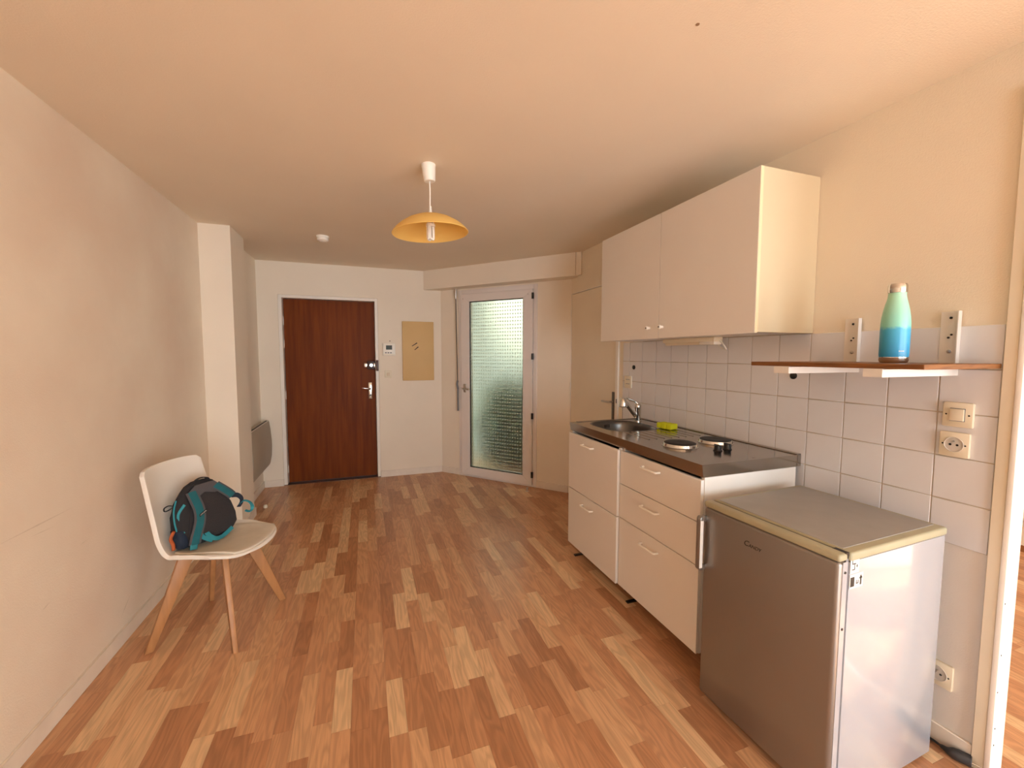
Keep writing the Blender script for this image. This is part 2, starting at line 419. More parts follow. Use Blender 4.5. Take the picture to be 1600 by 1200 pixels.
# kitchen wall
wr = thing('wall_right', 'kitchen wall in cream paint with a white tile splashback', 'wall', (XR, 1.7, 0), kind='structure')
obj('wall_panel', B((XR, XW2, YD2, 2.985, 0.759, ZC)), M_wallright, wr)
obj('wall_panel', B((XR, XW2, YD2, 2.985, 0, 0.759)), mat('white_wall_paint', (226, 222, 216), 0.6, var=0.03, bump=0.15, bscale=200), wr, label='whiter painted strip below the tiles')
obj('wall_panel', B((XR, XW2, 3.845, 4.0, 0, ZC)), M_wallright, wr)
obj('wall_lintel', B((XR, XW2, 2.985, 3.845, 2.06, ZC)), M_wallright, wr)
obj('wall_lintel', B((XR, XW2, YD1, YD2, ZDOOR, ZC)), M_wallright, wr)
obj('wall_panel', B((XR, XW2, REAR, YD1, 0, ZC)), M_wallright, wr)
obj('grout_bed', B((XR - 0.0035, XR + 0.001, 0.760, 2.914, 0.759, 1.543)), M_grout, wr)
TS, TY0, TZ0 = 0.1586, 0.9175, 1.0762
tile_me = {}
for r in range(5):
    z0 = TZ0 + (r - 2) * TS
    for c in range(-1, 14):
        y0 = TY0 + c * TS; y1 = min(y0 + TS, 2.912); z1 = min(z0 + TS, 1.545)
        if y1 - y0 < 0.02: continue
        if z1 < 0.93 and y0 > 1.42: continue
        key = (round(y1 - y0, 3), round(z1 - z0, 3)); g = 0.0018
        if key not in tile_me:
            tb = B((-0.0075, 0, 0, y1 - y0 - 2 * g, 0, z1 - z0 - 2 * g))
            o = obj('tile', tb, M_tile, wr, bevel=0.0015, segs=1); tile_me[key] = o
            o.location = o.location + Vector((XR, y0 + g, z0 + g)); o['_b'] = 0
            tile_me[key] = (o, o.location.copy(), y0, z0); del o['_b']
        else:
            s, l0, sy, sz = tile_me[key]; o = s.copy(); COL.objects.link(o)
            o.location = l0 + Vector((0, y0 - sy, z0 - sz))
        o.rotation_euler = (random.uniform(-.0015, .0015), random.uniform(-.002, .002), random.uniform(-.002, .002))
for yy, zz, rr_ in ((2.761, 1.347, 0.017), (1.469, 1.3414, 0.017)):
    obj('black_pipe_cap', lathe([(0, 0.0), (rr_, 0.0), (rr_, -0.006), (rr_ * 0.7, -0.010), (0, -0.010)], 16, (XR - 0.007, yy, zz), 'X'), M_black, wr, smooth=True, label='round black cap in a tile')
# rear wall (behind the camera) with two tall windows, and the next room
struct('wall_rear', B((XL - 0.15, 0.0, REAR - 0.15, REAR, 0, ZC), (1.9, 2.35, REAR - 0.15, REAR, 0, ZC), (4.25, XN + 0.15, REAR - 0.15, REAR, 0, ZC),
                      (0.0, 1.9, REAR - 0.15, REAR, 2.28, ZC), (2.35, 4.25, REAR - 0.15, REAR, 2.28, ZC)), M_wall, 'wall with tall balcony windows opposite the brown entrance door', 'wall')
for n_, (a, c) in enumerate(((0.0, 1.9), (2.35, 4.25))):
    t = thing('window_%d' % (n_ + 1), 'open glazed balcony doors of %s' % ('the kitchen room' if n_ == 0 else 'the next room'), 'window', ((a + c) / 2, REAR, 0), kind='structure')
    obj('window_frame', B((a, a + 0.06, REAR - 0.1, REAR - 0.04, 0, 2.28), (c - 0.06, c, REAR - 0.1, REAR - 0.04, 0, 2.28),
                          (a + 0.06, c - 0.06, REAR - 0.1, REAR - 0.04, 2.22, 2.28), (a + 0.06, c - 0.06, REAR - 0.1, REAR - 0.04, 0, 0.05)), M_pvc, t)
wn = struct('wall_next', B((XN, XN + 0.15, REAR, YB, 0, ZC)), M_wall, 'far wall of the sunny room beyond the doorway', 'wall')
struct('wall_partition', B((XW2, XN, 3.2, 3.3, 0, ZC)), M_wall, 'cross wall of the room beyond the doorway', 'wall')
struct('baseboard_next', B((XN - 0.014, XN, REAR, 3.2, 0, 0.045)), mat('oak_baseboard', (150, 98, 54), 0.5, var=0.2), 'brown baseboard in the room beyond the doorway', 'baseboard')

# baseboards
def base(name, bm, label): return struct(name, bm, M_base, label, 'baseboard', bevel=0.002, segs=1)
base('baseboard_left', B((XL, XL + 0.012, REAR, YP1, 0, 0.075)), 'long off-white baseboard along the left wall behind the chair')
base('baseboard_pilaster', B((XL + 0.012, XP + 0.012, YP1 - 0.012, YP1, 0, 0.075), (XP, XP + 0.012, YP1, YP2 + 0.01, 0, 0.075)), 'off-white baseboard wrapping the pilaster')
base('baseboard_recess', B((XREC, XREC + 0.012, YP2 + 0.01, YB - 0.012, 0, 0.075)), 'short baseboard under the grey heater')
base('baseboard_back', B((XREC + 0.012, DX0, YB - 0.012, YB, 0, 0.075)), 'short baseboard left of the brown door')
base('baseboard_panel', B((DX1 + 0.003, P1.x - 0.008, YB - 0.012, YB, 0, 0.075)), 'off-white baseboard under the tan wall panel')
t = thing('baseboard_angled', 'off-white baseboards on both sides of the frosted glass door', 'baseboard', (P1.x, P1.y, 0), ANG, local=True, kind='structure')
obj('board', B((0.004, GA0, -0.012, 0, 0, 0.075)), M_base, t, bevel=0.002, segs=1); obj('board', B((GA1, LA - 0.02, -0.012, 0, 0, 0.075)), M_base, t, bevel=0.002, segs=1)
base('baseboard_right', B((XR - 0.012, XR, 0.757, 1.38, 0, 0.072)), 'white baseboard behind the fridge by the doorway')

# doorway lining between kitchen and next room
t = thing('trim_1', 'pale painted casing of the doorway right of the fridge', 'door frame', (XR, YD2, 0), kind='structure')
obj('casing', B((XR - 0.016, XR, YD2 + 0.002, 0.757, 0, ZDOOR + 0.04)), mat('casing_paint', (226, 214, 190), 0.45, var=0.05), t, bevel=0.002, segs=1)
obj('jamb', B((XR - 0.020, XW2 + 0.004, YD2 - 0.014, YD2 + 0.002, 0, ZDOOR + 0.005)), M_trim, t, bevel=0.003)
obj('jamb', B((XR - 0.020, XW2 + 0.004, YD1, YD1 + 0.014, 0, ZDOOR + 0.005)), M_trim, t, bevel=0.003)
obj('head', B((XR - 0.020, XW2 + 0.004, YD1 + 0.014, YD2 - 0.014, ZDOOR - 0.012, ZDOOR + 0.005)), M_trim, t, bevel=0.003)
for z in (0.44, 0.31, 0.18, 0.12, 0.62):
    obj('nail_mark', lathe([(0, 0), (0.003, 0), (0.003, 0.0006), (0, 0.0006)], 8, (XR - 0.012 + random.uniform(0, 0.006), YD2 - 0.0145, z), 'Y'), M_darkhole, t)
obj('threshold', prism([(0, 0), (0.008, 0.006), (0.044, 0.006), (0.052, 0)], (0, YD2 - YD1 - 0.03, 0), (XR, YD1 + 0.014, 0)), M_satin, t)

# ------------------------------------------------------------------ entrance door
YD = 5.1496 + 0.02
d1 = thing('door_1', 'flat mahogany brown entrance door in a pale frame', 'door', ((DX0 + DX1) / 2, YD, 0), kind='structure')
obj('door_frame', B((DX0, -0.838, YB + 0.012, YD + 0.05, 0, DZ), (0.113, DX1, YB + 0.012, YD + 0.05, 0, DZ), (-0.838, 0.113, YB + 0.012, YD + 0.05, 2.056, DZ)), M_trim, d1, bevel=0.002, segs=1)
obj('door_leaf', B((-0.834, 0.109, YD, YD + 0.04, 0.008, 2.053)), M_doorwood, d1, bevel=0.002, segs=1)
obj('door_stop_bead', B((DX0, -0.826, YD + 0.042, YD + 0.06, 0, DZ), (0.101, DX1, YD + 0.042, YD + 0.06, 0, DZ), (-0.826, 0.101, YD + 0.042, YD + 0.06, 2.045, DZ)), M_trim, d1)
obj('threshold', B((DX0, DX1, YB + 0.01, YD + 0.10, -0.002, 0.006)), mat('dark_threshold', (70, 40, 26), 0.5), d1)
lk = obj('surface_lock', B((0.020, 0.108, YD - 0.035, YD, 1.275, 1.370)), mat('brown_lock_case', (60, 30, 18), 0.4), d1, bevel=0.004)
obj('lock_cylinder', lathe([(0.0, -0.016), (0.018, -0.016), (0.020, -0.010), (0.020, 0.0)], 16, (0.064, YD - 0.036, 1.322), 'Y'), M_chrome, lk, smooth=True)
obj('lock_bolt', B((-0.014, 0.019, YD - 0.024, YD - 0.001, 1.299, 1.346)), M_chrome, lk, bevel=0.002)
obj('lock_bolt', B((0.092, 0.107, YD - 0.042, YD - 0.0355, 1.296, 1.348)), M_chrome, lk, bevel=0.002)
obj('lock_keeper', B((0.116, 0.142, YB - 0.012, YB + 0.03, 1.258, 1.382)), mat('brown_keeper', (84, 44, 28), 0.4), d1, bevel=0.003)
hd = obj('handle_plate', B((0.028, 0.068, YD - 0.010, YD, 0.925, 1.122)), M_chrome, d1, bevel=0.004)
obj('lever', tube([(0.048, YD - 0.010, 1.046), (0.048, YD - 0.045, 1.046), (0.040, YD - 0.05, 1.047), (-0.042, YD - 0.05, 1.058)], [0.011, 0.011, 0.011, 0.005], 10), M_chrome, hd, smooth=True)
obj('key_cylinder', lathe([(0, -0.006), (0.010, -0.006), (0.011, 0)], 12, (0.048, YD - 0.010, 0.968), 'Y'), M_black, hd)
for z in (1.81, 1.56, 0.99, 0.16):
    h_ = obj('hinge', tube([(-0.840, YD - 0.012, z - 0.04), (-0.840, YD - 0.012, z + 0.04)], 0.008, 8), M_trim, d1, smooth=True)
    obj('hinge_cap', tube([(-0.840, YD - 0.012, z + 0.04), (-0.840, YD - 0.012, z + 0.052)], [0.009, 0.004], 8), M_trim, h_, smooth=True)

# ------------------------------------------------------------------ glazed door in the angled wall
d2 = thing('door_2', 'white framed glass door with a frosted dotted pane', 'door', (P1.x, P1.y, 0), ANG, local=True, kind='structure')
FA, FB, FZ = GA0, GA1, GZ
obj('door_frame', B((FA, FA + 0.044, -0.012, 0.07, 0, FZ), (FB - 0.044, FB, -0.012, 0.07, 0, FZ), (FA + 0.044, FB - 0.044, -0.012, 0.07, FZ - 0.05, FZ), (FA + 0.044, FB - 0.044, -0.012, 0.07, 0, 0.02)), M_pvc, d2, bevel=0.003)
SA, SB, SZ0, SZ1 = FA + 0.047, FB - 0.047, 0.024, FZ - 0.053
GX0, GX1, GZ0, GZ1 = 0.432, 1.130, 0.122, 2.056
y0, y1 = -0.030, 0.045
def quadbar(a, b_, c, d):   # mitred sash bar: polygon in (x, z)
    return prism([a, b_, c, d], (0, y1 - y0, 0), (0, y0, 0))
for nm, pts in (('sash_stile', [(SA, SZ0), (GX0, GZ0), (GX0, GZ1), (SA, SZ1)]), ('sash_stile', [(SB, SZ1), (GX1, GZ1), (GX1, GZ0), (SB, SZ0)]),
                ('sash_rail', [(SA, SZ1), (GX0, GZ1), (GX1, GZ1), (SB, SZ1)]), ('sash_rail', [(SB, SZ0), (GX1, GZ0), (GX0, GZ0), (SA, SZ0)])):
    obj(nm, quadbar(*pts), M_pvc, d2, bevel=0.0025, segs=1)
obj('glazing_seal', B((GX0 - 0.002, GX0 + 0.009, y0 + 0.008, y0 + 0.02, GZ0, GZ1), (GX1 - 0.006, GX1 + 0.002, y0 + 0.008, y0 + 0.02, GZ0, GZ1),
                      (GX0, GX1, y0 + 0.008, y0 + 0.02, GZ1 - 0.009, GZ1 + 0.002), (GX0, GX1, y0 + 0.008, y0 + 0.02, GZ0 - 0.002, GZ0 + 0.008)), M_black, d2)
obj('pane', B((GX0 - 0.005, GX1 + 0.005, 0.004, 0.010, GZ0 - 0.005, GZ1 + 0.005)), M_glass, d2, label='frosted glass pane with a grid of dots')
hp = obj('handle_plate', B((0.352, 0.384, -0.040, -0.030, 1.005, 1.105)), M_satin, d2, bevel=0.004)
obj('lever', tube([(0.368, -0.04, 1.05), (0.368, -0.075, 1.05), (0.376, -0.08, 1.05), (0.462, -0.08, 1.046)], 0.009, 10), M_satin, hp, smooth=True)
for z in (2.07, 1.428, 0.785, 0.14):
    obj('hinge', tube([(SB + 0.004, -0.032, z - 0.032), (SB + 0.004, -0.032, z + 0.032)], 0.013, 10), M_black, d2, smooth=True)
for u in (0.345, 1.19):
    obj('cover_cap', lathe([(0, -0.003), (0.006, -0.003), (0.007, 0)], 10, (u, y0, GZ1 + 0.035), 'Y'), M_satin, d2)

# roller shutter box above it with its crank rod
sb_ = thing('shutter_box', 'cream roller shutter box above the frosted glass door', 'shutter box', (P1.x, P1.y, 0), ANG, local=True, kind='structure')
obj('box_body', B((-0.135, 1.765, -0.155, 0.02, 2.213, ZC)), M_wall, sb_)
obj('end_piece', B((1.768, 1.822, -0.150, 0.02, 2.217, ZC)), M_wall, sb_)
cr_ = thing('crank_rod', 'thin metal shutter crank rod hanging left of the frosted glass door', 'crank rod', (P1.x + EA.x * 0.25, P1.y + EA.y * 0.25, 0), 0)
SPACE[cr_.name] = SPACE[sb_.name]
obj('swivel', tube([(0.243, -0.028, 2.212), (0.243, -0.03, 2.155), (0.243, -0.03, 2.10)], [0.016, 0.016, 0.009], 10), M_satin, cr_, smooth=True)
obj('rod', tube([(0.243, -0.03, 2.11), (0.262, -0.03, 1.13)], 0.0055, 8), M_rod, cr_, smooth=True)
obj('crank_joint', tube([(0.262, -0.03, 1.14), (0.262, -0.042, 1.10), (0.264, -0.03, 1.04)], 0.012, 8), M_gasket, cr_, smooth=True)
obj('crank_grip', tube([(0.263, -0.03, 1.05), (0.265, -0.03, 0.78)], 0.010, 8), M_gasket, cr_, smooth=True)

# outside the frosted pane: a small planted courtyard
na = Vector((-EA.y, EA.x))
def outp(u, d, z=0): v = P1 + EA * u + na * d; return (v.x, v.y, z)
struct('ground_court', B((1.2, 9, 3.9, 11, -0.25, -0.07)), M_ground, 'paved court dimly seen through the frosted pane', 'ground')
struct('wall_court', prism([(-2.6, -0.1), (-0.40, -0.1), (-0.40, 3.4), (-2.6, 3.4)], (na.x * 0.2, na.y * 0.2, 0), outp(0.2, 1.2), (EA.x, EA.y, 0)), M_conc, 'pale rendered wall dimly seen through the frosted pane', 'wall')
struct('wall_sky_block', prism([(-3.2, -0.1), (2.0, -0.1), (2.0, 4.6), (-3.2, 4.6)], (na.x * 0.2, na.y * 0.2, 0), outp(0.8, 3.6), (EA.x, EA.y, 0)), M_conc, 'tall rendered wall added to block the sky beyond the frosted pane', 'wall')  # added to cut the sky light reaching the pane
struct('shade_slab', prism([(-1.2, 2.5), (2.4, 2.5), (2.4, 2.7), (-1.2, 2.7)], (na.x * 1.3, na.y * 1.3, 0), outp(0.2, 0.165), (EA.x, EA.y, 0)), M_conc, 'overhead slab added to shade the court outside the frosted glass door', 'slab')  # unseen overhang, added only to shade the court and dim the pane
def bush(u, d, rx, rz, z, label):
    bm = bmesh.new(); bmesh.ops.create_icosphere(bm, subdivisions=5, radius=1)
    for v in bm.verts:
        n = v.co.normalized(); k = 1 + 0.12 * math.sin(9 * n.x + 3 * n.z) * math.sin(8 * n.y) + random.uniform(-0.09, 0.09)
        v.co = Vector((n.x * rx * k, n.y * rx * k, n.z * rz * k))
    c = Vector(outp(u, d, z)); bmesh.ops.translate(bm, vec=c, verts=bm.verts)
    t = thing('shrub', label, 'shrub', (c.x, c.y, -0.07))
    obj('foliage', bm, M_leaf, t); obj('stem', tube([(c.x, c.y, -0.07), (c.x, c.y, z)], 0.03, 8), M_shelf, t)
bush(0.48, 0.95, 0.52, 0.62, 0.45, 'round green shrub low at the left behind the frosted pane')
bush(1.68, 1.30, 0.50, 0.72, 0.50, 'green shrub at the right behind the frosted pane')

# ------------------------------------------------------------------ closet door in the kitchen wall
d3 = thing('door_3', 'plain cream closet door beyond the sink', 'door', (XR, 3.4, 0), kind='structure')
obj('door_leaf', B((XR - 0.002, XR + 0.035, 3.012, 3.828, 0.01, 2.052)), M_wallright, d3, bevel=0.002, segs=1)
obj('door_frame', B((XR - 0.016, XR + 0.05, 2.972, 3.007, 0, 2.088), (XR - 0.004, XR + 0.05, 3.832, 3.845, 0, 2.06), (XR - 0.006, XR + 0.05, 3.007, 3.832, 2.056, 2.064)), M_trim, d3, bevel=0.001, segs=1)
hp = obj('handle_plate', B((XR - 0.012, XR - 0.002, 3.030, 3.062, 0.89, 1.13)), mat('dull_metal', (120, 110, 98), 0.35, 1.0), d3, bevel=0.003)
obj('lever', tube([(XR - 0.01, 3.046, 1.045), (XR - 0.05, 3.046, 1.045), (XR - 0.055, 3.056, 1.045), (XR - 0.055, 3.15, 1.045)], 0.009, 8), M_satin, hp, smooth=True)
obj('strike_hole', B((XR - 0.017, XR - 0.0155, 2.978, 2.990, 1.04, 1.075)), M_black, d3)
for z in (1.865, 1.13, 0.3):
    obj('hinge', tube([(XR - 0.008, 3.830, z - 0.035), (XR - 0.008, 3.830, z + 0.035)], 0.007, 8), M_white, d3, smooth=True)

# ------------------------------------------------------------------ fittings on the far wall
t = thing('electrical_cover', 'tan flat rectangular cover panel with two black slashes on the far wall', 'wall panel', (0.598, YB, 1.14))
cp = obj('cover', B((0.415, 0.781, YB - 0.028, YB, 1.139, 1.836)), M_panel, t, bevel=0.004)
for (xa, za, xb, zb) in ((0.523, 1.546, 0.584, 1.585), (0.553, 1.501, 0.598, 1.539)):
    d = Vector((xb - xa, zb - za)).normalized() * 0.0; nx, nz = -(zb - za), (xb - xa); k = 0.006 / math.hypot(nx, nz); nx *= k; nz *= k
    obj('slash_mark', prism([(xa - nx * .6, za - nz * .6), (xb - nx, zb - nz), (xb + nx, zb + nz), (xa + nx * .6, za + nz * .6)], (0, -0.001, 0), (0, YB - 0.028, 0)), M_printblack, cp)
t = thing('thermostat', 'small white thermostat with grey screen beside the brown door', 'thermostat', (0.264, YB, 1.43))
body = obj('body', B((0.194, 0.334, YB - 0.024, YB, 1.434, 1.578)), M_whiteplastic, t, bevel=0.006)
obj('screen', B((0.229, 0.298, YB - 0.0255, YB - 0.023, 1.503, 1.553)), M_screen, body)
for x in (0.218, 0.246, 0.274): obj('button', B((x, x + 0.018, YB - 0.027, YB - 0.023, 1.460, 1.474)), M_gasket, body, bevel=0.002)
obj('flap', B((0.202, 0.326, YB - 0.026, YB - 0.022, 1.441, 1.452)), M_cream, body)

def switch(name, label, cat, P, ax, nrm, w, h, kind, group=None):
    """wall plate centred on P; ax = horizontal axis, nrm = out of the wall"""
    P = Vector(P); ax = Vector(ax); n = Vector(nrm); Z = Vector((0, 0, 1))
    t = thing(name, label, cat, P, group=group)
    pl = [(-w, -h * .94), (-w * .9, -h), (w * .9, -h), (w, -h * .94), (w, h * .94), (w * .9, h), (-w * .9, h), (-w, h * .94)]
    bm = prism(pl, n * 0.011, P, ax, Z); obj('plate', bm, M_cream, t, bevel=0.002)
    if kind == 'rocker':
        r = obj('rocker', prism([(-w * .46, -h * .48), (w * .46, -h * .48), (w * .46, h * .48), (-w * .46, h * .48)], n * 0.007, P + n * 0.0112, ax, Z), M_cream, t, bevel=0.002)
        obj('rocker_gap', prism([(-w * .50, -h * .53), (w * .50, -h * .53), (w * .50, h * .53), (-w * .50, h * .53)], n * 0.0008, P + n * 0.0108, ax, Z), M_gasket, t)
    if kind == 'socket':
        seg = 24; rr_ = min(w, h) * 0.62
        def ring(r, d): return [P + n * d + ax * (r * math.cos(2 * PI * k / seg)) + Z * (r * math.sin(2 * PI * k / seg)) for k in range(seg)]
        bm = bmesh.new(); rs = [[bm.verts.new(v) for v in ring(r, d)] for r, d in ((rr_ * 1.06, 0.0108), (rr_ * 1.06, 0.0135), (rr_, 0.0135), (rr_ * 0.96, 0.0114))]
        for a, b_ in zip(rs, rs[1:]):
            for k in range(seg): bm.faces.new((a[k], a[(k + 1) % seg], b_[(k + 1) % seg], b_[k]))
        bm.faces.new(rs[-1]); so = obj('socket_well', bm, M_well, t, smooth=True)
        for a_, z_ in ((-0.0095, -0.001), (0.0095, -0.001)):
            bm = tube([P + n * 0.0112 + ax * a_ + Z * z_, P + n * 0.0122 + ax * a_ + Z * z_], 0.0040, 8); obj('pin_hole', bm, M_darkhole, so)
        obj('earth_pin', tube([P + n * 0.0112 + Z * 0.011, P + n * 0.024 + Z * 0.011], 0.0030, 8), M_satin, so, smooth=True)
    if kind != 'plain':
        for s in (-1, 1): obj('screw', tube([P + n * 0.0105 + ax * (s * w * .74), P + n * 0.0118 + ax * (s * w * .74)], 0.0028, 8), M_darkhole, t)
    return t
t = switch('light_switch', 'small beige light switch below the thermostat', 'switch', (0.250, YB, 1.217), (1, 0, 0), (0, -1, 0), 0.039, 0.041, 'plain')
obj('rocker', B((0.232, 0.268, YB - 0.017, YB - 0.010, 1.199, 1.235)), M_switchface, t, bevel=0.003)
switch('light_switch', 'cream light switch on the tiles above the power socket', 'switch', (XR - 0.0075, 0.857, 1.231), (0, -1, 0), (-1, 0, 0), 0.041, 0.044, 'rocker')
switch('power_socket', 'cream power socket on the tiles directly under the light switch', 'socket', (XR - 0.0075, 0.861, 1.124), (0, -1, 0), (-1, 0, 0), 0.041, 0.044, 'socket')
switch('power_socket', 'cream power socket low on the wall behind the fridge', 'socket', (XR, 0.862, 0.264), (0, -1, 0), (-1, 0, 0), 0.042, 0.046, 'socket')
t = switch('power_socket', 'small tile-coloured wall plate at the far end of the splashback above the tap', 'socket', (XR - 0.0075, 2.826, 1.228), (0, -1, 0), (-1, 0, 0), 0.045, 0.048, 'plain')
for z in (1.246, 1.212): obj('slot', B((XR - 0.020, XR - 0.018, 2.80, 2.85, z, z + 0.004)), M_gasket, t)
switch('power_socket', 'white socket low in the room beyond the doorway', 'socket', (XN, 1.565, 0.22), (0, -1, 0), (-1, 0, 0), 0.045, 0.045, 'socket')

# heater
t = thing('wall_heater', 'grey enamel panel heater on the recess wall by the brown door', 'heater', (XREC, 4.65, 0.25))
prof = [(-0.987, 0.735), (-0.975, 0.64), (-0.967, 0.53), (-0.966, 0.46), (-0.972, 0.36), (-0.990, 0.268)]
bm = prism([(-1.02, 0.735), *prof, (-1.02, 0.268)], (0, 0.80, 0), (0, 4.235, 0)); obj('front_panel', bm, M_heater, t, bevel=0.004)
obj('back_case', B((XREC, -1.0205, 4.27, 4.99, 0.29, 0.715)), M_white, t, bevel=0.003)
obj('top_grille', prism([(-1.021, 0.736), (-0.988, 0.736), (-0.988, 0.742), (-1.021, 0.742)], (0, 0.80, 0), (0, 4.235, 0)), M_white, t)
for k in range(10): obj('vent_slot', B((-1.016, -0.994, 4.27 + k * 0.075, 4.325 + k * 0.075, 0.7421, 0.7428)), M_darkhole, t)

# door stops
t = thing('door_stop', 'small round cream door stop on the floor by the pilaster', 'door stop', (-0.918, 4.395, 0))
obj('knob', lathe([(0, 0.03), (0.012, 0.028), (0.018, 0.018), (0.019, 0.010), (0.016, 0.0), (0, 0)], 16, (-0.918, 4.395, 0)), M_cream, t, smooth=True)
t = thing('door_stop', 'small metal door stop on the floor before the frosted glass door', 'door stop', (1.592, 4.03, 0))
obj('base', lathe([(0, 0.004), (0.018, 0.004), (0.020, 0)], 14, (1.592, 4.03, 0)), M_satin, t)
obj('post', lathe([(0.010, 0.004), (0.010, 0.03), (0.013, 0.032), (0.013, 0.042), (0, 0.044)], 14, (1.592, 4.03, 0)), M_satin, t, smooth=True)

# ------------------------------------------------------------------ ceiling things
t = thing('smoke_detector', 'small round white smoke detector on the ceiling', 'smoke detector', (-0.316, 3.90, ZC))
obj('base', lathe([(0, 0), (0.050, 0), (0.050, -0.012), (0.046, -0.014)], 28, (-0.316, 3.90, ZC)), M_whiteplastic, t, smooth=True)
obj('cover', lathe([(0.045, -0.013), (0.045, -0.034), (0.038, -0.040), (0.026, -0.041), (0.024, -0.044), (0, -0.045)], 28, (-0.316, 3.90, ZC)), M_whiteplastic, t, smooth=True)
LX, LY = 0.333, 2.272
t = thing('pendant_lamp', 'pendant lamp with a shallow amber dish shade and bare white bulb', 'lamp', (LX, LY, ZC))
MT = Matrix.Rotation(math.radians(-4), 4, 'Y')
obj('ceiling_canopy', lathe([(0, 0), (0.037, 0), (0.037, -0.012), (0.036, -0.013), (0.030, -0.082), (0.026, -0.086), (0, -0.086)], 28, (LX, LY, ZC), M=MT), M_whiteplastic, t, smooth=True)
obj('cord', tube(catmull([(LX + 0.005, LY, ZC - 0.08), (LX + 0.007, LY, 2.29), (LX + 0.006, LY, 2.215)], 5), 0.0035, 8), M_whiteplastic, t, smooth=True)
LX2 = LX + 0.008
obj('cord_grip', lathe([(0.004, 0.045), (0.006, 0.044), (0.007, 0.018), (0.016, 0.006), (0.018, -0.005), (0, -0.005)], 20, (LX2, LY, 2.178)), M_whiteplastic, t, smooth=True)
MS = Matrix.Rotation(math.radians(-3.7), 4, 'Y')
sp_ = [(0.012, 0.092), (0.04, 0.090), (0.08, 0.082), (0.12, 0.066), (0.155, 0.045), (0.182, 0.022), (0.200, 0.0), (0.1985, -0.002), (0.180, 0.018), (0.153, 0.041), (0.118, 0.062), (0.079, 0.078), (0.04, 0.086), (0.012, 0.088)]
obj('shade', lathe(sp_ + [sp_[0]], 56, (LX2, LY, 2.085), M=MS), M_shade, t, smooth=True)
bu = obj('bulb_base', lathe([(0, 0.07), (0.016, 0.07), (0.018, 0.05), (0.024, 0.045), (0.024, 0.032), (0.0, 0.030)], 20, (LX2, LY, 2.085)), M_whiteplastic, t, smooth=True)
obj('bulb_collar', lathe([(0, 0.085), (0.020, 0.085), (0.020, 0.066), (0, 0.066)], 20, (LX2, LY, 2.085)), M_black, t, smooth=True)
M_bulb = mat('bulb_glass', (240, 238, 230), 0.15)
for a in (0.3, 0.3 + PI / 2, 0.3 + PI, 0.3 + 1.5 * PI):
    cx, cy = LX2 + 0.014 * math.cos(a), LY + 0.014 * math.sin(a); tx, ty = -math.sin(a) * 0.0075, math.cos(a) * 0.0075
    obj('bulb_tube', tube(catmull([(cx - tx, cy - ty, 2.116), (cx - tx, cy - ty, 2.06), (cx, cy, 2.052), (cx + tx, cy + ty, 2.06), (cx + tx, cy + ty, 2.116)], 5), 0.0052, 8), M_bulb, bu, smooth=True)

# ------------------------------------------------------------------ wall cabinet
CX, CY0, CYM, CY1, CZ0, CZ1 = 1.624, 1.3904, 2.0315, 2.6642, 1.5442, 2.2575
t = thing('wall_cabinet', 'white two-door kitchen wall cabinet over the sink', 'cabinet', (1.8, 2.03, CZ0))
obj('side_panel', B((CX + 0.019, XR - 0.001, CY0, CY0 + 0.018, CZ0, CZ1)), mat('darkened_cream_melamine', (212, 194, 160), 0.4, var=0.02), t, bevel=0.001, segs=1)  # near end panel coloured darker and yellower to offset the strong window light
obj('side_panel', B((CX + 0.019, XR - 0.001, CY1 - 0.018, CY1, CZ0, CZ1)), M_white, t, bevel=0.001, segs=1)
obj('top_panel', B((CX + 0.019, XR - 0.001, CY0 + 0.018, CY1 - 0.018, CZ1 - 0.018, CZ1)), M_white, t)
obj('bottom_panel', B((CX + 0.019, XR - 0.001, CY0 + 0.018, CY1 - 0.018, CZ0 + 0.002, CZ0 + 0.02)), M_white, t)
obj('back_panel', B((XR - 0.012, XR - 0.002, CY0 + 0.018, CY1 - 0.018, CZ0 + 0.02, CZ1 - 0.018)), M_white, t)
obj('edge_band', B((CX + 0.0172, CX + 0.0192, CY0 - 0.0006, CY0 + 0.0175, CZ0, CZ1)), M_edge, t)
for (a, c, ky) in ((CYM + 0.0015, CY1, 2.113), (CY0, CYM - 0.0015, 1.998)):
    d = obj('cabinet_door', B((CX, CX + 0.017, a, c, CZ0 - 0.004, CZ1)), M_white, t, bevel=0.0012, segs=1)
    if a < 1.5: obj('edge_band', B((CX + 0.001, CX + 0.0165, CY0 - 0.0008, CY0 + 0.0004, CZ0 - 0.003, CZ1 - 0.001)), M_edge, d)
    k = obj('knob', lathe([(0.009, 0.0), (0.007, -0.006), (0.010, -0.012), (0.013, -0.020), (0.010, -0.027), (0, -0.028)], 18, (CX, ky, 1.604), 'X'), M_whiteplastic, d, smooth=True)
    obj('knob_screw', lathe([(0.0045, -0.0275), (0.0045, -0.0292), (0, -0.0292)], 10, (CX, ky, 1.604), 'X'), M_black, k)
# light fitting under it
t = thing('strip_light', 'slim strip light fixed under the wall cabinet', 'lamp', (1.88, 2.06, CZ0))
obj('housing', B((1.855, 1.92, 1.845, 2.275, 1.520, 1.5455)), M_cream, t, bevel=0.004)
obj('diffuser', prism([(1.862, 1.520), (1.868, 1.504), (1.905, 1.504), (1.912, 1.520)], (0, 0.295, 0), (0, 1.965, 0)), mat('strip_diffuser', (222, 208, 180), 0.3), t)
obj('end_block', B((1.860, 1.916, 1.850, 1.962, 1.502, 1.521)), M_whiteplastic, t, bevel=0.004)
obj('cord', tube(catmull([(1.90, 1.85, 1.53), (1.90, 1.82, 1.50), (1.93, 1.83, 1.475), (1.95, 1.89, 1.49), (1.95, 1.93, 1.53)], 6), 0.004, 8), M_whiteplastic, t, smooth=True)

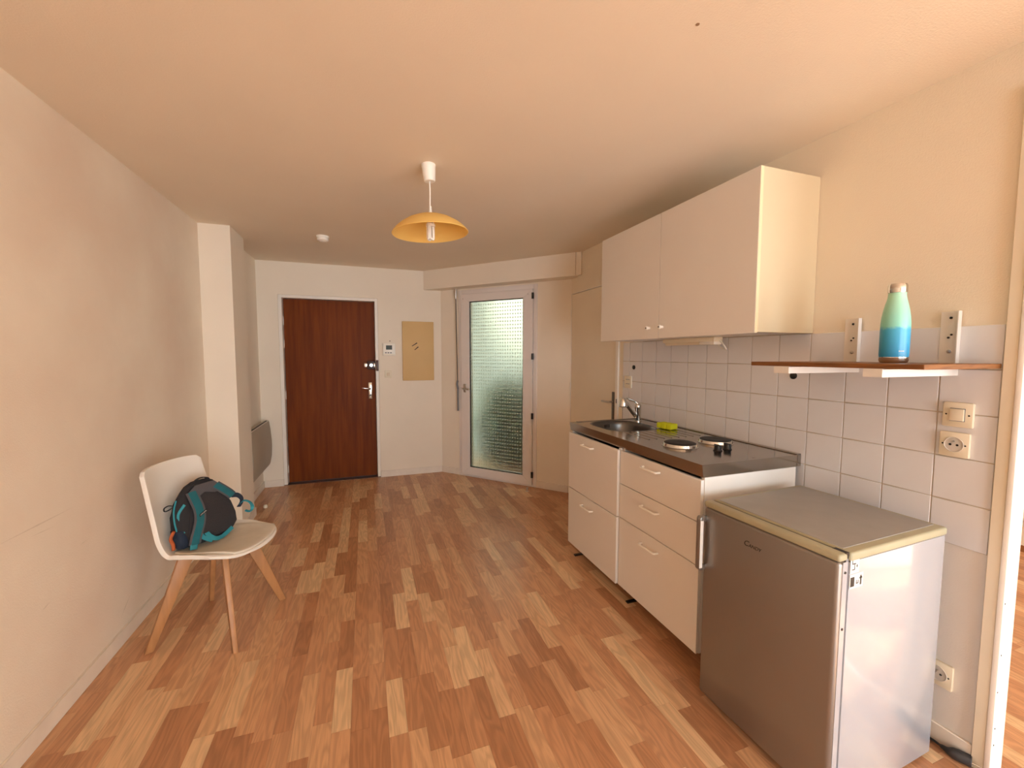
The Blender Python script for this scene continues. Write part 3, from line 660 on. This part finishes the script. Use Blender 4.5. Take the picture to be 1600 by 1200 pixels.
# ------------------------------------------------------------------ shelf with bottle
t = thing('wall_shelf', 'brown wooden wall shelf on two white metal brackets', 'shelf', (1.78, 1.05, 1.39))
SHZ = 1.4135
obj('board', B((1.568, 1.984, 0.7615, 1.352, SHZ - 0.016, SHZ)), M_shelf, t, bevel=0.0012, segs=1)
for ya, yb in ((1.183, 1.246), (0.8686, 0.924)):
    w = XR - 0.0078
    bk = obj('bracket', B((w - 0.002, w, ya, yb, SHZ - 0.016, 1.598), (w - 0.020, w - 0.002, ya, ya + 0.003, SHZ, 1.598),
                         (1.572, w, ya, ya + 0.002, SHZ - 0.044, SHZ - 0.0165), (1.572, w, yb - 0.002, yb, SHZ - 0.044, SHZ - 0.0165), (1.572, w, ya, yb, SHZ - 0.0185, SHZ - 0.0163),
                         (1.570, 1.572, ya, yb, SHZ - 0.044, SHZ - 0.0163)), M_white, t)
    for z, r_, s_ in ((1.455, 0.007, 0), (1.505, 0.0035, 0.004), (1.515, 0.0035, -0.004), (1.575, 0.0045, 0)):
        obj('screw', lathe([(0, -0.003), (r_, -0.0022), (r_, 0)], 10, (w - 0.002, (ya + yb) / 2 + s_, z), 'X'), M_satin if z == 1.455 else M_printblack, bk)
BX, BY = 1.779, 0.953
t = thing('water_bottle', 'mint and blue steel water bottle standing on the wooden shelf', 'bottle', (BX, BY, SHZ))
bp_ = [(0.0400, 0.020), (0.0412, 0.030), (0.0412, 0.120), (0.0408, 0.140), (0.0390, 0.163), (0.0355, 0.187), (0.0310, 0.208), (0.0270, 0.224), (0.0250, 0.236), (0.0246, 0.247)]
obj('body', lathe([(0, 0.02)] + bp_ + [(0, 0.247)], 40, (BX, BY, SHZ)), M_bottle, t, smooth=True)
obj('steel_foot', lathe([(0, 0), (0.034, 0), (0.038, 0.003), (0.0405, 0.010), (0.0408, 0.0215), (0, 0.0215)], 40, (BX, BY, SHZ)), M_chrome, t, smooth=True)
obj('cap', lathe([(0, 0.247), (0.0262, 0.2475), (0.0272, 0.251), (0.0272, 0.272), (0.0245, 0.2785), (0, 0.280)], 40, (BX, BY, SHZ)), M_chrome, t, smooth=True)
vx = Vector((-BX, -BY, 0)).normalized(); sx_ = Vector((-vx.y, vx.x, 0))
bd = [o for o in t.children if o.name.startswith('body')][0]
for k in range(4):
    a = 0.35 + k * 0.10; dirv = vx * math.cos(a) + sx_ * math.sin(a); p = Vector((BX, BY, SHZ + 0.042)) + dirv * 0.0411; tv = Vector((-dirv.y, dirv.x, 0))
    obj('print_mark', prism([(-0.0013, -0.002), (0.0013, -0.002), (0.0013, 0.002), (-0.0013, 0.002)], dirv * 0.0004, p, tv), M_print, bd)

# ------------------------------------------------------------------ base cabinets
def bow_handle(parent, x, yc, z, w=0.128):
    h = w / 2
    obj('handle', tube(catmull([(x + 0.001, yc + h, z), (x - 0.018, yc + h - 0.002, z), (x - 0.026, yc + h - 0.012, z), (x - 0.026, yc, z), (x - 0.026, yc - h + 0.012, z), (x - 0.018, yc - h + 0.002, z), (x + 0.001, yc - h, z)], 4), 0.0055, 8), M_whiteplastic, parent, smooth=True)
def unit_cab(label, xf, ya, yb, fronts, hz, xback):
    t = thing('base_cabinet', label, 'cabinet', ((xf + xback) / 2, (ya + yb) / 2, 0), group='kitchen base cabinets')
    x0 = xf + 0.020
    obj('side_panel', B((x0, xback, ya, ya + 0.017, 0.092, 0.9035)), M_white, t, bevel=0.001, segs=1)
    obj('side_panel', B((x0, xback, yb - 0.017, yb, 0.092, 0.9035)), M_white, t, bevel=0.001, segs=1)
    obj('bottom_panel', B((x0, xback, ya + 0.017, yb - 0.017, 0.092, 0.110)), M_white, t)
    obj('back_panel', B((xback - 0.006, xback, ya + 0.017, yb - 0.017, 0.110, 0.90)), M_white, t)
    obj('edge_band', B((x0 - 0.0012, x0 + 0.0003, ya, ya + 0.017, 0.092, 0.9035)), M_white, t)
    for (z0, z1), hzz in zip(fronts, hz):
        f = obj('drawer', B((xf, xf + 0.018, ya + 0.001, yb - 0.001, z0, z1)), M_white, t, bevel=0.0015, segs=1)
        bow_handle(f, xf, (ya + yb) / 2 + 0.03, hzz)
    for yy in (ya + 0.06, yb - 0.05):
        for xx in (xf + 0.13, xback - 0.07):
            ft = obj('foot', lathe([(0.014, 0.0925), (0.014, 0.02), (0.020, 0.012), (0.022, 0.0), (0, 0)], 14, (xx, yy, 0)), M_black, t, smooth=True)
    obj('foot_tab', B((xf + 0.030, xf + 0.125, yb - 0.056, yb - 0.036, 0.0, 0.008)), M_black, t)
    return t
unit_cab('white two-drawer base cabinet under the sink', 1.362, 2.031, 2.640, ((0.503, 0.895), (0.096, 0.498)), (0.845, 0.435), 1.955)
unit_cab('white three-drawer base cabinet under the hotplates', 1.378, 1.4135, 2.0265, ((0.7025, 0.893), (0.5035, 0.6985), (0.094, 0.4995)), (0.853, 0.642, 0.437), 1.955)

# ------------------------------------------------------------------ steel worktop with sink, drainer and two hotplates
WZ, WX0, WX1, WY0, WY1 = 0.9615, 1.3784, XR - 0.0085, 1.4124, 2.664
t = thing('steel_worktop', 'stainless steel kitchen worktop with sink bowl and two hotplates', 'worktop', (1.68, 2.04, 0.905))
bm = bmesh.new()
rim = [(WX0, WY0), (WX1, WY0), (WX1, WY1), (WX0, WY1)]
SCX, SCY, SRX, SRY = 1.645, 2.405, 0.182, 0.205
def sup(rx, ry, n=3.2, k=48):
    o = []
    for i in range(k):
        a = 2 * PI * i / k; c, s = math.cos(a), math.sin(a)
        o.append((SCX + rx * math.copysign(abs(c) ** (2 / n), c), SCY + ry * math.copysign(abs(s) ** (2 / n), s)))
    return o
ov = [bm.verts.new((x, y, WZ)) for x, y in rim]; iv = [bm.verts.new((x, y, WZ)) for x, y in sup(SRX, SRY)]
oe = [bm.edges.new((ov[i], ov[(i + 1) % 4])) for i in range(4)]; ie = [bm.edges.new((iv[i], iv[(i + 1) % 48])) for i in range(48)]
bmesh.ops.triangle_fill(bm, use_beauty=True, use_dissolve=False, edges=oe + ie)
lo = [bm.verts.new((x + (0.009 if x == WX0 else 0), y, 0.9055)) for x, y in rim]
for i in range(4): bm.faces.new((ov[i], ov[(i + 1) % 4], lo[(i + 1) % 4], lo[i]))
obj('worktop_sheet', bm, M_steel, t)
bm = bmesh.new(); prev = None
for rx, ry, z in ((SRX + 0.006, SRY + 0.006, WZ + 0.0006), (SRX, SRY, WZ + 0.0014), (SRX - 0.006, SRY - 0.006, WZ - 0.004), (SRX - 0.012, SRY - 0.012, WZ - 0.03), (SRX - 0.02, SRY - 0.02, WZ - 0.11), (SRX - 0.045, SRY - 0.045, WZ - 0.14), (0.03, 0.03, WZ - 0.146)):
    cur = [bm.verts.new((x, y, z)) for x, y in sup(rx, ry, 3.2 if rx > 0.05 else 2)]
    if prev:
        for i in range(48): bm.faces.new((prev[i], prev[(i + 1) % 48], cur[(i + 1) % 48], cur[i]))
    prev = cur
bm.faces.new(prev)
bowl = obj('sink_bowl', bm, mat('sink_steel', (112, 110, 108), 0.28, 1.0, var=0.1), t, smooth=True, angle=60)  # darker steel stands in for dark reflections inside the bowl
obj('drain', lathe([(0, 0.004), (0.022, 0.004), (0.03, 0.001), (0.03, -0.001)], 20, (SCX, SCY, WZ - 0.146)), M_chrome, bowl, smooth=True)
for k in range(3):
    obj('overflow_slot', B((SCX - 0.02 + k * 0.016, SCX - 0.012 + k * 0.016, SCY + SRY - 0.0165, SCY + SRY - 0.0145, WZ - 0.045, WZ - 0.022)), M_black, bowl)
for k in range(8):
    xx = 1.515 + k * 0.052
    obj('drainer_rib', prism([(-0.006, 0), (-0.002, 0.0022), (0.002, 0.0022), (0.006, 0)], (0.0, -0.235, 0), (xx, 2.185, WZ)), M_steel, t)
obj('back_upstand', B((WX1 - 0.028, WX1, WY0, WY1, WZ, WZ + 0.0045)), M_steel, t, bevel=0.0015, segs=1)
obj('side_lip', B((1.43, WX1 - 0.028, WY1 - 0.026, WY1, WZ, WZ + 0.0035)), M_steel, t, bevel=0.0012, segs=1)
for (x, y) in ((1.565, 1.762), (1.815, 1.772)):
    h_ = obj('hotplate', lathe([(0, 0.019), (0.012, 0.018), (0.020, 0.0195), (0.075, 0.0195), (0.080, 0.017), (0.080, 0.010), (0, 0.010)], 40, (x, y, WZ)), M_burner, t, smooth=True)
    obj('hotplate_ring', lathe([(0.0805, 0.0165), (0.0835, 0.0155), (0.087, 0.003), (0.093, 0.0008), (0.0805, 0.0003)], 40, (x, y, WZ)), M_chrome, h_, smooth=True)
for (x, y) in ((1.663, 1.606), (1.733, 1.613)):
    k = obj('control_knob', lathe([(0, 0.028), (0.014, 0.028), (0.016, 0.024), (0.018, 0.006), (0.022, 0.001), (0, 0.001)], 20, (x, y, WZ)), M_black, t, smooth=True)
    obj('knob_grip', B((x - 0.004, x + 0.004, y - 0.021, y + 0.021, WZ + 0.012, WZ + 0.031)), M_black, k, bevel=0.002)
obj('maker_mark', B((1.70, 1.72, 1.438, 1.441, WZ, WZ + 0.0005)), M_printblack, t)

# mixer tap
TX, TY = 1.862, 2.535
t = thing('mixer_tap', 'chrome single lever kitchen mixer tap behind the sink bowl', 'tap', (TX, TY, WZ))
obj('body', lathe([(0, 0), (0.029, 0), (0.029, 0.006), (0.024, 0.010), (0.0235, 0.095), (0.0245, 0.097), (0.0245, 0.118), (0.018, 0.130), (0, 0.134)], 28, (TX, TY, WZ + 0.0005)), M_chrome, t, smooth=True)
HX, HY, HZ = 1.722, 2.512, 1.112
obj('spout', tube(catmull([(TX - 0.006, TY, 0.995), (TX - 0.05, TY - 0.008, 1.033), (HX + 0.025, HY + 0.004, 1.098), (HX, HY, HZ + 0.006)], 6), [0.0165] * 7 + [0.0155] * 6 + [0.016] * 6, 16), M_chrome, t, smooth=True)
obj('spray_head', lathe([(0, 0.028), (0.015, 0.027), (0.023, 0.012), (0.031, -0.030), (0.029, -0.037), (0.014, -0.038), (0.014, -0.032), (0, -0.032)], 24, (HX, HY, HZ)), M_chrome, t, smooth=True)
obj('lever', tube(catmull([(TX, TY, WZ + 0.125), (TX - 0.02, TY + 0.006, WZ + 0.145), (TX - 0.085, TY + 0.015, WZ + 0.172)], 5), [0.012] * 4 + [0.008] * 4 + [0.006] * 3, 10), M_chrome, t, smooth=True)
bm = bmesh.new()
for k in range(7): tube([(HX - 0.004, HY, HZ - 0.034 - k * 0.013), (HX - 0.004, HY, HZ - 0.042 - k * 0.013)], 0.0016, 6, bm=bm)
tube([(HX - 0.004, HY, HZ - 0.034), (HX - 0.004, HY, HZ - 0.19)], 0.0005, 5, bm=bm)
obj('bead_chain', bm, M_printblack, t)

# sponge
t = thing('dish_sponge', 'lime yellow ribbed dish sponge lying by the tap', 'sponge', (1.85, 2.205, WZ + 0.003), math.radians(12), local=True)
for k in range(3):
    obj('sponge_block', B((-0.036, 0.034, -0.056 + k * 0.038, -0.020 + k * 0.038, 0, 0.036)), M_sponge, t, bevel=0.005)
obj('sponge_core', B((-0.030, 0.028, -0.05, 0.05, 0.003, 0.024)), M_sponge, t)

# ------------------------------------------------------------------ fridge
FX, FY, FW, FD, FH = 1.3165, 0.806, 0.505, 0.577, 0.85
fr_ = thing('mini_fridge', 'silver table-top fridge with a beige rimmed top beside the drawers', 'fridge', (FX, FY, 0), 0.0374, local=True)
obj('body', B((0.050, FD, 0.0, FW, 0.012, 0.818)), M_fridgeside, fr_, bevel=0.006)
tp = obj('top_rim', B((0.0495, FD + 0.003, -0.003, FW + 0.003, 0.818, 0.8465)), M_fridgerim, fr_, bevel=0.008, segs=3)
obj('top_panel', B((0.060, FD - 0.02, 0.026, FW - 0.018, 0.8455, 0.8485)), M_fridgetop, tp, bevel=0.001, segs=1)
obj('gasket', B((0.039, 0.0505, 0.005, FW - 0.005, 0.03, 0.828)), M_gasket, fr_)
dr = obj('door', B((0.0, 0.040, 0.0, FW, 0.030, 0.824)), M_fridgedoor, fr_, bevel=0.013, segs=4)
obj('door_cap', B((-0.002, 0.0385, -0.001, FW + 0.001, 0.824, 0.8475)), M_fridgerim, dr, bevel=0.008, segs=3)
obj('door_strip', B((0.015, 0.037, -0.0012, 0.0005, 0.035, 0.822)), M_fridgeside, dr)
for z in (0.79, 0.613): obj('screw_cap', lathe([(0, -0.002), (0.004, -0.002), (0.004, 0.001)], 10, (0.026, -0.001, z), 'Y'), M_printblack, dr)
hn = obj('handle', prism([(-0.024, 0.560), (-0.030, 0.568), (-0.030, 0.777), (-0.024, 0.786), (0.006, 0.786), (0.006, 0.765), (-0.014, 0.760), (-0.014, 0.586), (0.006, 0.580), (0.006, 0.560)], (0, 0.022, 0), (0, FW - 0.012, 0)), M_fridgedoor, dr, bevel=0.003)
obj('handle_strip', B((-0.031, -0.015, FW - 0.0145, FW - 0.0118, 0.572, 0.770)), M_print, hn, bevel=0.001, segs=1)
obj('gap_shade_strip', B((0.0388, 0.0492, 0.004, FW - 0.004, 0.828, 0.842)), M_black, fr_)  # black filler draws the shaded gap between door cap and top
obj('hinge_cover', B((0.030, 0.048, 0.002, 0.04, 0.836, 0.8475)), M_black, fr_)
obj('plinth', B((0.06, FD - 0.03, 0.02, FW - 0.02, 0.0, 0.0125)), M_black, fr_)
ML = Matrix.Translation((-0.0006, 0.285, 0.752)) @ Matrix(((0, 0, -1, 0), (-1, 0, 0, 0), (0, 1, 0, 0), (0, 0, 0, 1)))
text('logo', 'Candy', 0.0285, ML, M_printblack, dr, shear=0.25, small=True)
def sticker(name, z0, z1, a0, a1, marks):
    s = obj(name, B((a0, a1, -0.0006, 0.0002, z0, z1)), M_print, fr_)
    for pts in marks: obj('print', prism(pts, (0, -0.0004, 0), (0, -0.0006, 0)), M_printblack, s)
def R_(x0, x1, z0, z1): return [(x0, z0), (x1, z0), (x1, z1), (x0, z1)]
sticker('sticker', 0.780, 0.838, 0.052, 0.094, [R_(0.060, 0.076, 0.822, 0.825), R_(0.060, 0.063, 0.810, 0.825), R_(0.060, 0.078, 0.808, 0.811), R_(0.071, 0.074, 0.792, 0.811), R_(0.060, 0.074, 0.790, 0.793), R_(0.082, 0.085, 0.796, 0.806), R_(0.080, 0.087, 0.800, 0.802)])
sticker('sticker', 0.732, 0.776, 0.052, 0.116, [R_(0.055, 0.074, 0.738, 0.768), [(0.083, 0.756), (0.086, 0.756), (0.086, 0.746), (0.083, 0.746)], R_(0.083, 0.094, 0.744, 0.747), R_(0.092, 0.095, 0.746, 0.755), R_(0.102, 0.109, 0.738, 0.762), [(0.097, 0.758), (0.1055, 0.770), (0.114, 0.758)]])

# plug and lead on the floor
t = thing('power_plug', 'unplugged grey power plug lying by the baseboard at the doorway', 'plug', (1.965, 0.79, 0))
obj('cable', tube(catmull([(1.93, 1.02, 0.006), (1.965, 0.93, 0.006), (1.972, 0.87, 0.007), (1.960, 0.825, 0.014)], 6), 0.0042, 8), M_cord, t, smooth=True)
pb = obj('plug_body', tube(catmull([(1.961, 0.828, 0.014), (1.958, 0.805, 0.016), (1.963, 0.782, 0.020), (1.972, 0.762, 0.020), (1.976, 0.752, 0.020)], 4), [0.006, 0.007, 0.008, 0.010, 0.013, 0.016, 0.018, 0.019, 0.0195, 0.0195, 0.0195, 0.0195, 0.0195, 0.0195, 0.0195, 0.0195, 0.018], 14), M_cord, t, smooth=True)
for s in (-1, 1):
    q = Vector((1.976 + s * 0.009, 0.753 + s * 0.005, 0.022)); obj('plug_pin', tube([q, q + Vector((0.008, -0.0185, 0.0))], 0.0025, 8), M_chrome, pb, smooth=True)

# ------------------------------------------------------------------ chair (local: faces +Y, width along X)
FACE = math.radians(-18)
ch = thing('shell_chair', 'white shell chair with worn seat pad and splayed beech legs', 'chair', (-0.755, 2.537, 0), FACE - PI / 2, local=True)
prof = catmull([(0, 0.255, 0.440), (0, 0.238, 0.459), (0, 0.13, 0.457), (0, 0.02, 0.447), (0, -0.065, 0.448), (0, -0.128, 0.474), (0, -0.165, 0.530), (0, -0.192, 0.620), (0, -0.226, 0.760), (0, -0.252, 0.885)], 4)
def sm(a, b_, x): t_ = min(1, max(0, (x - a) / (b_ - a))); return t_ * t_ * (3 - 2 * t_)
NP = len(prof) - 1
def shell_pt(a, i, lift=0.0):
    s = i / NP; p = prof[i]; k = min(1.0, abs(a)); y, z = p.y, p.z
    w = 0.218 - 0.030 * sm(0.62, 1.0, s)
    yb, yf = -0.12, 0.255 - 0.150 * (1 - (1 - k ** 2.4) ** (1 / 2.4))
    if y > yb: y = yb + (y - yb) * (yf - yb) / (0.255 - yb)
    seat = 1 - sm(0.36, 0.72, s)
    if s < 0.16: z = z + (0.458 - z) * k ** 1.5
    z += seat * 0.040 * k ** 3.4 * (0.25 + 0.75 * sm(0.0, 0.40, s))
    y += 0.048 * k ** 2.3 * sm(0.34, 0.66, s)
    z -= 0.026 * (1 - (1 - k ** 3.5) ** (1 / 3.5)) * sm(0.75, 1.0, s)
    return Vector((a * w, y, z + lift))
NA = 20
def surf(i0, i1, amax, lift, th):
    bm = bmesh.new(); g = []
    for i in range(i0, i1 + 1): g.append([bm.verts.new(shell_pt(amax * (2 * k / NA - 1), i, lift)) for k in range(NA + 1)])
    for r0, r1 in zip(g, g[1:]):
        for k in range(NA): bm.faces.new((r0[k], r0[k + 1], r1[k + 1], r1[k]))
    bmesh.ops.recalc_face_normals(bm, faces=bm.faces[:])
    me_f = bm.faces[:]
    up = sum((f.normal.z for f in me_f)) > 0
    if not up: bmesh.ops.reverse_faces(bm, faces=me_f)
    bmesh.ops.solidify(bm, geom=bm.faces[:], thickness=th)
    return bm
sh = obj('shell', surf(0, NP, 1.0, 0, 0.019), M_shell, ch, smooth=True, angle=75, bevel=0.004)
obj('seat_pad', surf(3, 18, 0.82, 0.012, 0.0115), M_cush, ch, smooth=True, angle=75, bevel=0.005)
for sx in (-1, 1):
    for sy in (-1, 1):
        rad = Vector((sx * 0.235, sy * 0.222, 0)); rd = rad.normalized()
        p0 = Vector((0, 0, 0.428)) + rd * 0.135; p1 = rad * 0.945; p1.z = 0.0
        p1 = rd * 0.300; 
        lg = obj('leg', taper(p0, p1, rd, 0.066, 0.026, 0.034, 0.022), M_leg, ch, bevel=0.003)
obj('leg_cross', taper((-0.1, -0.095, 0.405), (0.1, 0.095, 0.414), (0, 0, 1), 0.036, 0.024, 0.036, 0.024), M_leg, ch)
obj('leg_cross', taper((-0.1, 0.095, 0.414), (0.1, -0.095, 0.414), (0, 0, 1), 0.036, 0.024, 0.036, 0.024), M_leg, ch)

# ------------------------------------------------------------------ backpack (local: X along the back panel, -Y towards the viewer, Z up)
bg = thing('backpack', 'teal and charcoal backpack slumped on the white chair', 'backpack', (-0.772, 2.524, 0.474), math.radians(55), local=True)
S0 = SPACE[bg.name] @ Matrix(((1, 0, 0, 0), (0, 1, 0.20, 0), (0, 0, 1, 0), (0, 0, 0, 1))) @ Matrix.Diagonal((1.05, 0.50, 0.80, 1))
SPACE[bg.name] = S0
secs = [(0.0, .095, .02, .11), (0.012, .122, .0, .14), (0.05, .140, -.006, .165), (0.12, .146, -.004, .175), (0.20, .140, .0, .165), (0.27, .122, .004, .14), (0.33, .094, .010, .112), (0.365, .066, .016, .088), (0.385, .035, .025, .065)]
def loft(secs, n=3.0, k=32, x0=0.0):
    bm = bmesh.new(); prev = None
    for z, w, ya, yb in secs:
        cur = []
        for i in range(k):
            a = 2 * PI * i / k; c, s = math.cos(a), math.sin(a)
            cur.append(bm.verts.new((x0 + w * math.copysign(abs(c) ** (2 / n), c) + 0.004 * math.sin(5 * a + z * 40), (ya + yb) / 2 + (yb - ya) / 2 * math.copysign(abs(s) ** (2 / n), s), z)))
        if prev:
            for i in range(k): bm.faces.new((prev[i], prev[(i + 1) % k], cur[(i + 1) % k], cur[i]))
        else: bm.faces.new(cur[::-1])
        prev = cur
    bm.faces.new(prev); return bm
obj('pack_body', loft(secs), M_bagdark, bg, smooth=True, angle=80)
obj('front_pocket', loft([(0.02, .10, .12, .20), (0.06, .115, .12, .215), (0.16, .115, .12, .215), (0.24, .09, .10, .18), (0.27, .06, .10, .15)]), M_bagteal, bg, smooth=True, angle=80)
def panel(pts, y, th, m, name, par=bg, bev=0.004): return obj(name, prism(pts, (0, -th, 0), (0, y, 0)), m, par, bevel=bev)
panel([(-.095, .02), (.105, .02), (.138, .06), (.140, .12), (.126, .20), (.085, .30), (.02, .325), (-.05, .305), (-.085, .2), (-.11, .08)], 0.004, 0.012, mat('back_panel_mesh', (44, 42, 45), 0.9, bump=0.8, bscale=250), 'back_panel')
panel([(-.075, .335), (-.085, .30), (-.045, .285), (.0, .312), (.05, .290), (.088, .292), (.085, .33), (.055, .368), (-.04, .368)], -0.004, 0.012, M_baggrey, 'yoke')
def strap(path, w, m1, m2, nm):
    e_ = obj(nm, ribbon(path, w, 0.008, (0, -1, 0)), m2, bg, smooth=True, angle=50)
    obj('strap_face', ribbon(path, w * 0.66, 0.006, (0, -1, 0), off=0.004), m1, e_, smooth=True, angle=50)
    return e_
LP_ = [(-.062, -.012, .335), (-.058, -.030, .285), (-.052, -.042, .22), (-.060, -.044, .15), (-.085, -.036, .075), (-.098, -.022, .022)]
ls = strap(LP_, 0.056, M_bagteal, M_baggrey, 'shoulder_strap')
strap([(.060, -.012, .335), (.085, -.030, .30), (.112, -.036, .262), (.130, -.028, .235)], 0.052, M_bagteal, M_baggrey, 'shoulder_strap')
obj('strap_webbing', ribbon([(.128, -.028, .236), (.158, -.030, .225), (.178, -.026, .195), (.176, -.020, .165), (.160, -.008, .140)], 0.030, 0.004, (0.5, -1, 0)), M_bagnavy, bg, smooth=True)
obj('strap_webbing', ribbon([(.165, -.012, .160), (.190, -.030, .172), (.215, -.045, .150), (.222, -.050, .112), (.205, -.045, .090), (.185, -.03, .105)], 0.022, 0.003, (0, -.3, 1)), M_webteal, bg, smooth=True)
obj('strap_webbing', ribbon([(-.030, -.014, .060), (-.025, -.04, .035), (-.005, -.05, .012), (.03, -.04, .004), (.07, -.02, .012), (.105, -.01, .026)], 0.024, 0.003, (0, -1, .2)), M_webteal, bg, smooth=True)
obj('strap_webbing', ribbon([(-.062, -.018, .070), (-.055, -.03, .045), (-.035, -.042, .02), (-.02, -.045, .006)], 0.022, 0.003, (0, -1, .2)), M_webteal, bg, smooth=True)
obj('strap_buckle', ribbon([(-.098, -.022, .045), (-.103, -.024, .016), (-.108, -.022, -.004)], 0.034, 0.010, (0, -1, 0)), M_webteal, bg, bevel=0.001)
obj('strap_webbing', ribbon([(-.100, .0, .27), (-.125, .03, .22), (-.128, .04, .16), (-.120, .02, .10)], 0.016, 0.004, (-1, -.4, 0)), M_webteal, bg, smooth=True)
panel([(-.060, .178), (-.020, .198), (-.020, .214), (-.060, .194)], -0.0525, 0.002, M_black, 'name_tag', ls, 0)
MTG = Matrix.Translation((-.040, -.0548, .196)) @ Matrix.Rotation(PI / 2, 4, 'X') @ Matrix.Rotation(math.radians(26), 4, 'Z')
text('tag_lettering', 'LAFUMA', 0.0095, MTG, M_print, ls)
obj('grab_handle', ribbon([(-.045, .030, .362), (-.03, .012, .392), (.0, .008, .402), (.03, .012, .392), (.045, .030, .362)], 0.020, 0.006, (0, 0, 1)), M_bagdark, bg, smooth=True)
obj('side_pocket', loft([(0.012, .020, .02, .13), (0.06, .026, .01, .14), (0.12, .022, .02, .13)], x0=-.126), M_bagnavy, bg, smooth=True, angle=80)
obj('cord_bundle', tube(catmull([(-.160, .03, .13), (-.172, .05, .09), (-.164, .06, .05), (-.170, .05, .02)], 5), 0.008, 8), M_orange, bg, smooth=True)
obj('zip_pull', tube(catmull([(-.128, .06, .27), (-.150, .06, .282), (-.172, .055, .276), (-.172, .055, .258), (-.150, .06, .258), (-.130, .06, .268)], 5), 0.0035, 6), M_bagdark, bg, smooth=True)
obj('zip', tube(catmull([(-.118, .05, .30), (-.135, .055, .24), (-.143, .05, .17), (-.142, .045, .12)], 6), 0.004, 6), M_webteal, bg, smooth=True)
